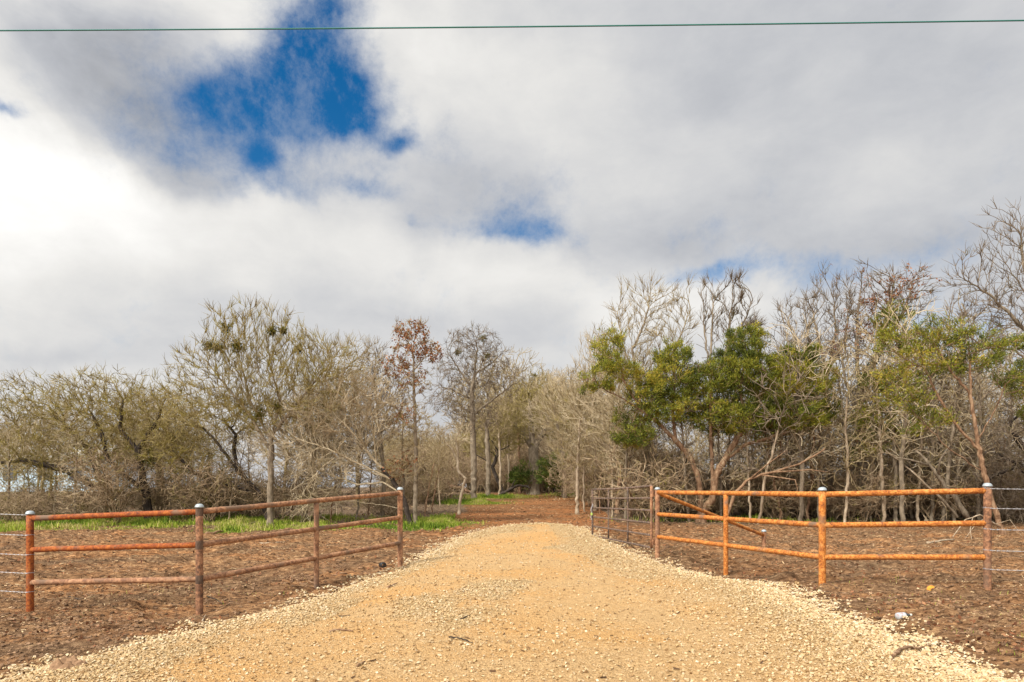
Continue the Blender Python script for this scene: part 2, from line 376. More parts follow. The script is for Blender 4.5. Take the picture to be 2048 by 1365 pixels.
# ------------------------------------------------------------------ scattered stuff
CUBE_V = np.array([[x, y, z] for x in (-1, 1) for y in (-1, 1) for z in (-1, 1)], float)
CUBE_F = np.array([[0, 1, 3, 2], [4, 6, 7, 5], [0, 4, 5, 1], [2, 3, 7, 6], [0, 2, 6, 4], [1, 5, 7, 3]])
def rand_rot(n):
    q = rs.randn(n, 4); q /= np.linalg.norm(q, axis=1)[:, None]; w, x, y, z = q.T
    return np.stack([1 - 2 * (y * y + z * z), 2 * (x * y - z * w), 2 * (x * z + y * w), 2 * (x * y + z * w), 1 - 2 * (x * x + z * z), 2 * (y * z - x * w),
                     2 * (x * z - y * w), 2 * (y * z + x * w), 1 - 2 * (x * x + y * y)], -1).reshape(n, 3, 3)
def scatter_rocks(P, size, flat=.75, jit=.45):
    n = len(P); V = CUBE_V[None] + rs.uniform(-jit, jit, (n, 8, 3))
    V = V / np.linalg.norm(V, axis=2, keepdims=True) ** .6
    V = V * (size[:, None, None] * .62) * rs.uniform([.7, .6, .45], [1.25, 1.1, .95], (n, 3))[:, None]
    V = np.einsum('nij,nkj->nki', rand_rot(n), V); V[..., 2] *= flat; V += P[:, None]
    return V.reshape(-1, 3), (CUBE_F[None] + 8 * np.arange(n)[:, None, None]).reshape(-1, 4)
def view_pts(n, d0, d1, wide=.8, power=1.):
    """points spread in front of the viewer, denser close by"""
    d = 1 / (rs.uniform(1 / d1, 1 / d0, n)) if power == 2 else np.exp(rs.uniform(math.log(d0), math.log(d1), n))
    return rs.uniform(-wide, wide, n) * d, d
x, y = view_pts(330000, 4.9, 27, .8)
z, d = road_z(x, y)
def coarse_map(x, y, d):
    return np.clip(sstep(1.0, .0, d) + sstep(2.6, .3, d) * np.where(x > 1.2, .75, .1) + .8 * sstep(.02, .28, fbm(x * .8, y * .5, .8, 4, 61)), 0, 1)
dens = np.clip(coarse_map(x, y, d) * .9 + .13, 0, 1) * sstep(-.30, .0, d + rs.exponential(.05, len(d)) + .10 * fbm(x, y, 3.1, 3, 83))
k = rs.rand(len(x)) < dens * .75; x, y, z, d = x[k], y[k], z[k], d[k]
dz_ = dirt_z(x, y); z = np.maximum(z, dz_)
sz = (.010 + .020 * rs.rand(len(x)) ** 2.5 + .012 * sstep(.9, .0, d) * rs.rand(len(x))) * (.8 + y * .03)
V, Fq = scatter_rocks(np.stack([x, y, z + sz * .30], -1), sz)
tn = np.clip(.42 + .24 * rs.randn(len(x)) + .22 * sstep(.9, 0, d), 0, 1)
tag(obj('gravel_stones', mesh('gravel_stones', V, Fq, m_stone, False, np.repeat(tn, 8))), 'loose pale limestone gravel spread over the driveway', 'gravel', kind='stuff')

x, y = view_pts(130000, 5., 26, .85); d = sdist(x, y); k = (d < -.1) & (rs.rand(len(x)) < .35 + 1.2 * np.clip(fbm(x, y, .9, 3, 31), 0, 1)); x, y = x[k], y[k]
sz = (.012 + .045 * rs.rand(len(x)) ** 4) * (.8 + y * .03)
V, Fq = scatter_rocks(np.stack([x, y, dirt_z(x, y)], -1), sz, .6)
tag(obj('dirt_clods', mesh('dirt_clods', V, Fq, m_clod, False, np.repeat(rs.rand(len(x)), 8))), 'small brown clods broken over the bare dirt', 'dirt', kind='stuff')

def leaves(P, size, tn, asp=.6, up=0.):
    n = len(P); u = rs.randn(n, 3); u /= np.linalg.norm(u, axis=1)[:, None]; u[:, 2] += up; w = np.cross(u, rs.randn(n, 3)); w /= np.linalg.norm(w, axis=1)[:, None]
    s_ = size[:, None]; V = np.stack([P, P + u * s_ * .5 + w * s_ * asp * .5, P + u * s_, P + u * s_ * .5 - w * s_ * asp * .5], 1)
    return V.reshape(-1, 3), np.arange(4 * n).reshape(-1, 4), np.repeat(tn, 4)
# mulch, bark chips, short twigs and dead leaves over the bare dirt
def chips(x, y, z, L, Wd, tn):
    n = len(x); a = rs.uniform(0, np.pi, n); a = np.where(rs.rand(n) < .5, a * .3, a); t_ = rs.normal(0, .25, n)
    u = np.stack([np.cos(a) * np.cos(t_), np.sin(a) * np.cos(t_), np.sin(t_)], -1); w = np.stack([-np.sin(a), np.cos(a), rs.normal(0, .5, n)], -1)
    w /= np.linalg.norm(w, axis=1)[:, None]; nn = np.cross(u, w)
    V = CUBE_V[None] * np.stack([L / 2, Wd / 2, Wd * .22], -1)[:, None]
    V = V[..., :1] * u[:, None] + V[..., 1:2] * w[:, None] + V[..., 2:] * nn[:, None] + np.stack([x, y, z], -1)[:, None]
    V += rs.normal(0, 1, V.shape) * (Wd * .15)[:, None, None]
    return V.reshape(-1, 3), (CUBE_F[None] + 8 * np.arange(n)[:, None, None]).reshape(-1, 4), np.repeat(tn, 8)
x, y = view_pts(90000, 5, 60, .82); d = sdist(x, y)
k = (d < -.05) & (rs.rand(len(x)) < .22 + .6 * sstep(12, 20, y) + 1.3 * fbm(x, y, .7, 3, 13)); x, y = x[k], y[k]
s_ = (.75 + y * .035); L = rs.uniform(.015, .06, len(x)) * s_ * (1 + 1.5 * (rs.rand(len(x)) < .06))
L *= np.where(y < 12, .75, 1)
A = chips(x, y, dirt_z(x, y) + .004, L, rs.uniform(.005, .013, len(x)) * s_, np.clip(rs.rand(len(x)) ** 1.3, 0, 1))
x, y = view_pts(500, 5, 24, .8); d = sdist(x, y); k = d > .1; x, y = x[k], y[k]
xl, yl = view_pts(9000, 6, 30, .85); dl = sdist(xl, yl); kl = (dl < -.2) & (fbm(xl, yl, .6, 3, 23) > -.05); xl, yl = xl[kl], yl[kl]
LV = leaves(np.stack([xl, yl, dirt_z(xl, yl) + .012], -1), rs.uniform(.03, .075, len(xl)) * (.8 + yl * .02), np.clip(.45 + .3 * rs.randn(len(xl)), 0, 1), .6)
tag(obj('dead_leaves', mesh('dead_leaves', *LV[:2], m_brownleaf, False, LV[2])), 'curled brown dead leaves blown over the bare dirt', 'leaves', kind='stuff')
x, y = view_pts(500, 5, 24, .8); d = sdist(x, y); k = d > .1; x, y = x[k], y[k]
B = chips(x, y, road_z(x, y)[0] + .01, rs.uniform(.02, .06, len(x)), rs.uniform(.006, .014, len(x)), rs.rand(len(x)) * .5)
tag(obj('wood_debris', mesh('wood_debris', *join([A, B])[:2], m_chip, False, join([A, B])[2])), 'shredded mulch and bark chips littering the bare dirt', 'mulch', kind='stuff')

# grass
def blades(x, y, z, h, w, tn):
    n = len(x); a = rs.uniform(0, 2 * np.pi, n); ln = rs.uniform(.1, .6, n) * h; b = rs.uniform(0, 2 * np.pi, n)
    base = np.stack([x, y, z], -1); s_ = np.stack([np.cos(a), np.sin(a), 0 * a], -1) * w[:, None] / 2
    top = base + np.stack([np.cos(b) * ln, np.sin(b) * ln, h], -1); mid = base + np.stack([np.cos(b) * ln * .3, np.sin(b) * ln * .3, h * .6], -1)
    V = np.stack([base - s_, base + s_, mid + s_ * .8, mid - s_ * .8, top + s_ * .15, top - s_ * .15], 1)
    f = np.array([[0, 1, 2, 3], [3, 2, 4, 5]]); return V.reshape(-1, 3), (f[None] + 6 * np.arange(n)[:, None, None]).reshape(-1, 4), np.repeat(tn, 6)
G = []
n = 120000; x = rs.uniform(-22, -2.2, n); y = rs.uniform(20.8, 28, n)
fr = 22.2 + .5 * np.sin(x * .9) + fbm(x, y, .7, 3) * 1.2
pr = sstep(-1., .3, y - fr) * sstep(28, 25, y) * np.clip(.75 + 1.8 * fbm(x, y, .6, 3, 44), .05, 1); k = rs.rand(n) < pr; x, y = x[k], y[k]
G.append((x, y))
for (px, py, rx, ry, n) in [(945, 1007, 1.5, 1.0, 5000), (990, 995, 2.0, 1.5, 4000), (1180, 988, 2.2, 1.5, 3000), (880, 1048, 1.0, 1.1, 7000), (1210, 995, 1.2, 1.5, 2500), (1500, 1042, 4, .8, 1500)]:
    p = ground(px, py); G.append((p[0] + rx * .5 * rs.randn(n), p[1] + ry * .5 * rs.randn(n)))
n = 2600; x, y = view_pts(n, 5.5, 12, .8); k = (sdist(x, y) < -.3) & (fbm(x, y, .7, 3, 91) > .12); G.append((x[k], y[k]))
gxx = np.concatenate([a for a, _ in G]); gyy = np.concatenate([b_ for _, b_ in G]); n = len(gxx)
hh = rs.uniform(.03, .13, n) * np.clip(1 + 2.2 * fbm(gxx, gyy, 1.3, 3, 63), .35, 2) * np.where(gyy > 30, 1.3, 1) * np.where(gyy < 15, .35, 1)
tn = np.clip(.5 + .9 * fbm(gxx, gyy, .8, 3, 5) + .22 * rs.randn(n) + (gyy < 15) * .3, 0, 1)
V, Fq, T_ = blades(gxx, gyy, dirt_z(gxx, gyy), hh, np.where(gyy < 15, .006, .017) * (1 + .02 * gyy), tn)
tag(obj('grass', mesh('grass', V, Fq, m_grass, True, T_)), 'fresh green grass along the edge of the cleared ground', 'grass', kind='stuff')
#TREES

# ------------------------------------------------------------------ pipe fences
def rust(name, hi, mid, lo, grime=.35, sc=7):
    m, t, b = principled(name, .78, .25)
    c = oc(t); n1 = t.noise(c, sc, 6, .75); n2 = t.noise(c, sc * 3.2, 4, .8); n3 = t.noise(c, 2.3, 3, .6)
    colr = t.ramp(t.math('ADD', t.math('MULTIPLY', n1, .45), t.math('MULTIPLY', n2, .55)), [(.40, lo), (.49, mid), (.58, hi)])
    colr = t.mix(t.mr(n3, .75 - grime * .5, .85 - grime * .3), colr, (.16, .10, .065))
    t.link(colr, b.inputs['Base Color']); bump(t, b, n2, .35, .004); return m
r_orange = rust('orange_rust', (.58, .26, .07), (.40, .125, .02), (.16, .05, .018), .4, 11)
r_red = rust('red_rust', (.40, .125, .025), (.25, .06, .014), (.11, .032, .014), .45, 10)
r_brown = rust('brown_rust', (.44, .24, .13), (.26, .125, .065), (.13, .065, .04), .5)
r_dark = rust('dark_rust', (.38, .19, .10), (.20, .095, .05), (.075, .042, .028), .5)
r_gate = rust('gate_steel', (.25, .165, .12), (.11, .075, .058), (.04, .034, .03), .4)
m_cap, t, b = principled('galvanised_cap', .45, .5); b.inputs['Base Color'].default_value = (.33, .37, .39, 1); b.inputs['Metallic'].default_value = .25
m_wire, t, b = principled('galvanised_wire', .5, .5); b.inputs['Base Color'].default_value = (.50, .49, .50, 1); b.inputs['Metallic'].default_value = .3
m_weld, t, b = principled('weld', .6, .4); b.inputs['Base Color'].default_value = (.10, .07, .06, 1)

def cap_mesh(r):
    z = [0, 0, .018, .022, .034, .046, .053, .056]; R = [r * .98, r * 1.22, r * 1.24, r * 1.12, r * 1.08, r * .85, r * .5, 1e-3]
    return tube([(0, 0, a + 1e-5 * i) for i, a in enumerate(z)], R, 20, False)
def cap(parent, x, y, z, r):
    V, f = cap_mesh(r); obj('cap', mesh('cap', V + np.array([x, y, z]), f, m_cap, True), parent)
def post(parent, x, y, z0, z1, r, mat, capped=True, label=None):
    """steel post sunk in the ground, with a weld bead at its head"""
    V, f = tube([(x, y, z) for z in np.linspace(z0 - .3, z1, 9)], r, 20)
    o = obj('post', mesh('post', V, f, mat, True), parent)
    if label: o['label'] = label
    if capped: cap(o, x, y, z1 - .002, r)
    return o
def rail(parent, a, b, r, mat, label=None, name='rail'):
    a = np.array(a); b = np.array(b); t_ = np.linspace(0, 1, 12)[:, None]; P = a + (b - a) * t_
    P[1:-1] += rs.normal(0, .0015, (10, 3))
    V, f = tube(P, r, 18); parts = [(V, f)]
    for e, q in ((a, b), (b, a)):      # weld beads
        u = (q - e) / np.linalg.norm(q - e); parts.append(tube([e + u * s_ for s_ in (.046, .052, .058, .064)], [r, r * 1.07, r * 1.07, r], 18, False))
    o = obj(name, mesh(name, *join(parts), mat, True), parent)
    if label: o['label'] = label
    return o
PR = .050; RR = .040
Lp = [np.array(p) for p in [(-7.13, 10.1, -.35), (-4.40, 9.61, -.235), (-3.246, 11.33, -.12), (-2.13, 13.0, 0)]]
Rp = [np.array(p) for p in [(3.11, 14.6, 0), (3.90, 12.45, 0.), (4.70, 10.34, 0), (6.79, 9.75, .06)]]
up = lambda p, h: (p[0], p[1], p[2] + h)
HS = (1.392, .925, .44)
fl = empty('pipe_fence', tuple(Lp[1]), 'rusty three rail steel pipe fence left of the driveway', 'fence')
fl_off = -Lp[1]
def at_local(root):      # children are written in world space
    for ch in root.children: ch.matrix_parent_inverse = root.matrix_world.inverted()
for i, m_ in ((0, r_red), (1, r_dark), (3, r_brown)):
    post(fl, Lp[i][0], Lp[i][1], Lp[i][2], Lp[i][2] + 1.45, PR, m_)
V, f = tube([up(Lp[2], h) for h in np.linspace(-.4, HS[0] - .03, 8)], .042, 18); obj('post', mesh('post', V, f, r_brown, True), fl)
for j, h in enumerate(HS):
    a, b_ = up(Lp[0], h), up(Lp[1], h); rail(fl, a, b_, RR, r_red if j < 2 else r_brown, 'bright orange-red rusty rail' if j < 2 else None)
    a, b_ = up(Lp[1], h), up(Lp[3], h)
    mid = np.array(a) * .492 + np.array(b_) * .508
    if j == 0: rail(fl, a, b_, RR, r_brown)
    else: rail(fl, a, mid, RR, r_brown); rail(fl, mid, b_, RR, r_brown)
fr_ = empty('pipe_fence', tuple(Rp[2]), 'orange rusty steel pipe fence with a slanting brace right of the driveway', 'fence')
post(fr_, *Rp[0][:2], 0, 1.45, PR, r_brown); post(fr_, *Rp[2][:2], 0, 1.45, PR * 1.05, r_orange); post(fr_, *Rp[3][:2], .06, 1.51, PR, r_dark)
V, f = tube([up(Rp[1], h) for h in np.linspace(-.4, HS[0] - .03, 8)], .044, 18); obj('post', mesh('post', V, f, r_orange, True), fr_)
for j, h in enumerate(HS):
    a, b_ = up(Rp[0], h), up(Rp[2], h); mid = (np.array(a) + np.array(b_)) / 2
    if j == 0: rail(fr_, a, b_, RR * 1.05, r_orange)
    else: rail(fr_, a, mid, RR * 1.05, r_orange); rail(fr_, mid, b_, RR * 1.05, r_orange)
    rail(fr_, b_, up(Rp[3], h), RR * 1.02, r_orange)
bx, by = 6.2, 16.8; bz = float(zt(bx, by))
rail(fr_, (Rp[0][0] + .03, Rp[0][1] + .01, 1.37), (bx, by, bz + .27), RR, r_orange, name='brace')
post(fr_, bx, by, bz, bz + .36, .05, r_brown, True, 'short stub post at the foot of the brace')
band = bark('burnt_weld', (.05, .035, .026), (.11, .07, .05), (.2, .13, .08), sc=30)
for rt_, p, pr_ in ((fl, Lp[1], PR),):
    for h in HS[(1 if pr_ < PR else 0):]:
        V, f = tube([(p[0], p[1], p[2] + h + dz) for dz in (-.062, -.05, 0, .05, .058)], [pr_ + .0005, pr_ + .002, pr_ + .002, pr_ + .002, pr_ + .0005], 20, False, rough=.012)
        obj('weld_band', mesh('weld_band', V, f, band, True), rt_)
for r_ in (fl, fr_):
    inv = Vector(r_.location)
    for ch in r_.children: ch.location = -inv
# ------------------------------------------------------------------ wire fences
def strand(parent, a, b, wraps):
    a = np.array(a, float); b = np.array(b, float); L = np.linalg.norm(b - a); n = int(L / .035); t_ = np.linspace(0, 1, n)
    P = a + (b - a) * t_[:, None]; P[:, 2] -= .03 * np.sin(np.pi * np.clip(t_, 0, 1)); ph = t_ * L * 2 * np.pi / .14
    u = (b - a) / L; s_ = np.cross(u, (0, 0, 1)); parts = []
    for q in (0, np.pi):
        parts.append(tube(P + (np.cos(ph + q) * .0028)[:, None] * s_ + (np.sin(ph + q) * .0028)[:, None] * np.array([0, 0, 1]), .0024, 5))
    for k_ in np.arange(.10, L, .13):
        c_ = a + u * k_; c_[2] -= .03 * math.sin(math.pi * k_ / L)
        for sgn in (-1, 1):
            dv = np.array([sgn * .4 * u[0], s_[1] * .5, 0]) + np.array([0, 0, sgn * .8]); dv /= np.linalg.norm(dv)
            parts.append(tube([c_ - dv * .017, c_ + dv * .017], [.0012, .0012], 4))
    px, py, pz, pr = wraps
    th = np.linspace(0, 2 * np.pi * 1.6, 40)
    parts.append(tube(np.stack([px + np.cos(th) * (pr + .003), py + np.sin(th) * (pr + .003), pz + th * .0016], -1), .0024, 5))
    obj('wire_strand', mesh('wire_strand', *join(parts), m_wire, True), parent)
for side in (0, 1):
    P0 = Lp[0] if side == 0 else Rp[3]
    far = np.array([-15.5, 11.6, float(zt(-15.5, 11.6))]) if side == 0 else np.array([15.2, 8.9, float(zt(15.2, 8.9))])
    wf = empty('wire_fence', tuple(far), ['five strand barbed wire fence tied to the leftmost rusty post', 'five strand barbed wire fence tied to the rightmost rusty post'][side], 'wire fence')
    hs_ = [1.44, 1.14, .85, .58, .30] if side == 0 else [1.42, 1.14, .84, .54, .27]
    for h in hs_:
        strand(wf, (P0[0], P0[1] - PR, P0[2] + h), (far[0], far[1] - .03, far[2] + h), (P0[0], P0[1], P0[2] + h, PR))
    V, f = tube([(far[0], far[1], far[2] + z) for z in (-.3, 0, .5, 1, 1.5)], .03, 10); obj('post', mesh('post', V, f, r_dark, True), wf)
    for ch in wf.children: ch.location = -Vector(wf.location)
# ------------------------------------------------------------------ the open gate
ga = np.array([2.985, 14.62]); gb = np.array([2.31, 19.6])
gt = empty('steel_gate', (ga[0], ga[1], 0), 'open dark steel tube gate swung back beside the driveway', 'gate')
def gp(t_, k_):        # t along the gate, k from top (0) to bottom (1)
    x, y = ga + (gb - ga) * t_; top = 1.53 * (1 - t_) + 1.44 * t_; bot = .205 * (1 - t_) + .12 * t_
    return np.array([x, y, top + (bot - top) * k_])
for t_, nm in ((0, 'upright'), (1 / 3, 'upright'), (2 / 3, 'upright'), (1, 'upright')):
    e = t_ in (0, 1)
    V, f = tube([gp(t_, k_) for k_ in np.linspace(0, 1, 6)], .028 if e else .02, 12); o = obj(nm, mesh(nm, V, f, r_gate if t_ else r_brown, True), gt)
for k_ in range(6):
    P = [gp(s_, k_ / 5) + np.array([.006, 0, 0]) for s_ in np.linspace(0, 1, 14)]
    if k_ == 0: P = [p_ + np.array([0, 0, -.02 * math.sin(math.pi * s_)]) for p_, s_ in zip(P, np.linspace(0, 1, 14))]
    V, f = tube(P, .023, 12); obj('bar', mesh('bar', V, f, r_gate, True), gt)
for z_ in (1.37, .33):
    parts = [boxv((ga[0] + .055, ga[1], z_), (.12, .02, .13)), tube([(ga[0] + .03, ga[1] - .02, z_ - .07), (ga[0] + .03, ga[1] - .02, z_ + .07)], .018, 10)]
    obj('hinge', mesh('hinge', *join(parts), r_dark), gt)
# latch chain hanging at the free end
ch_parts = []; c0 = gp(1, .33) + np.array([-.035, -.03, 0])
for i in range(17):
    cz = c0 + np.array([.012 * math.sin(i * .8) + (.04 if i < 3 else 0) * (3 - i) / 3, 0, -.026 * i])
    th = np.linspace(0, 2 * np.pi, 11); q = i % 2
    ch_parts.append(tube(cz + np.stack([np.cos(th) * .011 * (1 - q), np.cos(th) * .011 * q, np.sin(th) * .019], -1), .005, 5))
obj('chain', mesh('chain', *join(ch_parts), m_wire, True), gt)
m_tag, t, b = principled('yellow_green_tag', .5, .4); b.inputs['Base Color'].default_value = (.42, .55, .12, 1)
V, f = boxv(c0 + np.array([0, -.03, -.27]), (.05, .012, .07)); obj('padlock', mesh('padlock', V, f, m_tag), gt)
for ch in gt.children: ch.location = -Vector(gt.location)
# ------------------------------------------------------------------ overhead cable
m_cable, t, b = principled('green_grey_cable', .6, .3); b.inputs['Base Color'].default_value = (.03, .15, .13, 1)
A_ = at(-40, 62, 11.); B_ = at(2090, 41, 10.7); dv = B_ - A_
tt_ = np.linspace(-2.2, 3.2, 90); P = A_ + dv * tt_[:, None]; P[:, 2] += ((tt_ - .5) ** 2 - .25) * .09
V, f = tube(P, .0115, 8); tag(obj('power_cable', mesh('power_cable', V, f, m_cable, True)), 'thin dark green cable crossing high over the driveway', 'cable')

# ------------------------------------------------------------------ trees
def ell_pts(n, c, r, shell=.45):
    v = rs.randn(n, 3); v /= np.linalg.norm(v, axis=1)[:, None]
    return np.array(c) + v * (rs.uniform(0, 1, n) ** shell)[:, None] * np.array(r)
def grow(trunks, attr, D=.13, kill=.2, trop=(0, 0, .25), jit=.25, maxit=160, mom=.5):
    """limbs grow towards free points of the crown; returns positions and parents"""
    P, par = [], []
    for tr in trunks:
        tr = np.asarray(tr, float); j0 = -1
        if P: j0 = int(np.argmin(np.linalg.norm(np.array(P) - tr[0], axis=1)))
        first = True
        for a, b in zip(tr[:-1], tr[1:]):
            L = np.linalg.norm(b - a); n = max(1, int(L / D))
            for k in range(n + 1):
                if k == 0 and not (first and j0 < 0): continue
                q = a + (b - a) * k / n + (rs.normal(0, D * .10, 3) if k and k < n else 0)
                P.append(q); par.append(j0 if first else len(P) - 2); first = False
    P = np.array(P); par = list(par); start = len(P); A = attr.copy()
    if not len(A): return P, np.array(par), start
    zmin = P[:, 2].min() + .35 * (np.ptp(P[:, 2]))
    cand = np.where(P[:, 2] > zmin)[0]
    d2 = ((A[:, None] - P[None, cand]) ** 2).sum(-1); near = cand[d2.argmin(1)]; nd = d2.min(1)
    dirs = np.zeros_like(P); dirs[1:] = P[1:] - P[np.array(par)[1:]]; dirs /= (np.linalg.norm(dirs, axis=1)[:, None] + 1e-9)
    trop = np.array(trop); cnt = np.zeros(len(P), int)
    for it in range(maxit):
        if not len(A): break
        v = A - P[near]; v /= np.linalg.norm(v, axis=1)[:, None] + 1e-9
        acc = np.zeros((len(P), 3)); np.add.at(acc, near, v); act = np.unique(near)
        act = act[cnt[act] < 4]
        if not len(act): break
        cnt[act] += 1
        dd = acc[act]; dd /= np.linalg.norm(dd, axis=1)[:, None] + 1e-9
        dd = dd + trop + rs.normal(0, jit, dd.shape) + dirs[act] * mom; dd /= np.linalg.norm(dd, axis=1)[:, None]
        Q = P[act] + dd * D; n0 = len(P); P = np.concatenate([P, Q]); par += list(act); dirs = np.concatenate([dirs, dd]); cnt = np.concatenate([cnt, np.zeros(len(Q), int)])
        d2 = ((A[:, None] - Q[None]) ** 2).sum(-1); m = d2.min(1); better = m < nd
        near = np.where(better, n0 + d2.argmin(1), near); nd = np.minimum(nd, m); keep_ = nd > kill * kill
        # a point whose owner is used up hands over to its nearest newer branch
        A, near, nd = A[keep_], near[keep_], nd[keep_]
    return P, np.array(par), start
def add_twigs(P, par, start, per=2, L=.38, segs=3, trop=.45, spread=.8, only_tips=False, jit=.25):
    n = len(P); nch = np.bincount(par[par >= 0], minlength=n); idx = np.arange(n)
    src = idx[(nch == 0) & (idx >= start)] if only_tips else np.concatenate([np.repeat(idx[(nch == 0) & (idx >= start)], 2), rs.choice(idx[idx >= start], int(max(1, (n - start) * .5)))]) if n > start else idx[-1:]
    src = np.repeat(src, per); base = P[src]; d = P[src] - P[np.maximum(par[src], 0)]; d /= np.linalg.norm(d, axis=1)[:, None] + 1e-9
    d = d + rs.normal(0, spread, d.shape) * .6 + np.array([0, 0, trop]); d /= np.linalg.norm(d, axis=1)[:, None]; ln = L * rs.uniform(.5, 1.3, len(src))
    PP, pp, cur, pi = [P], [par], base, src; off = n
    for s_ in range(segs):
        d = d + rs.normal(0, jit, d.shape) + np.array([0, 0, trop * .15]); d /= np.linalg.norm(d, axis=1)[:, None]
        cur = cur + d * (ln / segs)[:, None]; PP.append(cur); pp.append(pi); pi = off + np.arange(len(cur)); off += len(cur)
    return np.concatenate(PP), np.concatenate(pp)
def radii(P, par, Rt, rt):
    n = len(P); nch = np.bincount(par[par >= 0], minlength=n); tips = max(4, int((nch == 0).sum()))
    ex = max(1.6, math.log(tips) / math.log(Rt / rt)); acc = (nch == 0).astype(float); pl = par.tolist(); al = acc.tolist()
    for i in range(n - 1, -1, -1):
        if pl[i] >= 0: al[pl[i]] += al[i]
    w = np.array(al); return np.sqrt((rt * .8) ** 2 + (Rt * (w / w.max()) ** (1 / 1.85)) ** 2), w
def skin(P, par, r, w, sel=None, sides=3, flare=True):
    """every limb segment as a prism with frames carried along the limb"""
    n = len(P); depth = np.zeros(n, int); pl = par.tolist(); dl = [0] * n
    for i in range(n):
        if pl[i] >= 0: dl[i] = dl[pl[i]] + 1
    depth = np.array(dl); T = np.zeros((n, 3)); k = par >= 0; T[k] = P[k] - P[par[k]]
    for i in np.where(~k)[0]: T[i] = (0, 0, 1)
    T /= np.linalg.norm(T, axis=1)[:, None] + 1e-9
    # main child keeps the parent's ring
    main = np.zeros(n, int) - 1; order = np.argsort(w, kind='stable'); kk = order[par[order] >= 0]; main[par[kk]] = kk
    Tn = T.copy(); m = main >= 0; Tn[m] = T[m] + T[main[m]]; Tn /= np.linalg.norm(Tn, axis=1)[:, None] + 1e-9
    U = np.zeros((n, 3)); by = np.argsort(depth, kind='stable'); cuts = np.searchsorted(depth[by], np.arange(depth.max() + 2))
    for lv in range(depth.max() + 1):
        ids = by[cuts[lv]:cuts[lv + 1]]
        u = np.tile(np.array([1., 0, 0]), (len(ids), 1)) if lv == 0 else U[np.maximum(par[ids], 0)]
        u = u - Tn[ids] * (u * Tn[ids]).sum(1)[:, None]; U[ids] = u / (np.linalg.norm(u, axis=1)[:, None] + 1e-9)
    E = np.where(k)[0]
    if sel is not None: E = E[sel[E]]
    if not len(E): return np.zeros((0, 3)), np.zeros((0, 4), int)
    pa = par[E]; ism = main[pa] == E
    def ring(c, t_, u, rad):
        wv = np.cross(t_, u); th = np.linspace(0, 2 * np.pi, sides, endpoint=False)
        return c[:, None] + (np.cos(th)[None, :, None] * u[:, None] + np.sin(th)[None, :, None] * wv[:, None]) * rad[:, None, None]
    r0 = np.where(ism, r[pa], np.minimum(r[E] * 1.15, r[pa])); t0 = np.where(ism[:, None], Tn[pa], T[E]); u0 = U[pa]
    u0 = u0 - t0 * (u0 * t0).sum(1)[:, None]; u0 /= np.linalg.norm(u0, axis=1)[:, None] + 1e-9
    V = np.concatenate([ring(P[pa], t0, u0, r0), ring(P[E], Tn[E], U[E], r[E])], 1).reshape(-1, 3)
    j = np.arange(sides); f = np.stack([j, (j + 1) % sides, (j + 1) % sides + sides, j + sides], -1)
    return V, (f[None] + 2 * sides * np.arange(len(E))[:, None, None]).reshape(-1, 4)
def spikes(P, d, L, wd, tn):
    """narrow sprays: a folded pair of faces each"""
    n = len(P); w = np.cross(d, rs.randn(n, 3)); w /= np.linalg.norm(w, axis=1)[:, None] + 1e-9
    V = np.stack([P, P + d * (L * .45)[:, None] + w * (wd / 2)[:, None], P + d * L[:, None], P + d * (L * .45)[:, None] - w * (wd / 2)[:, None]], 1)
    return V.reshape(-1, 3), np.arange(4 * n).reshape(-1, 4), np.repeat(tn, 4)
def conv(d0, base, pts, dd=None):
    """photograph outline of a crown to metres around the trunk base, at the tree's own distance"""
    return [at(p[0], p[1], d0 + (p[2] if len(p) > 2 else 0)) - base for p in pts]

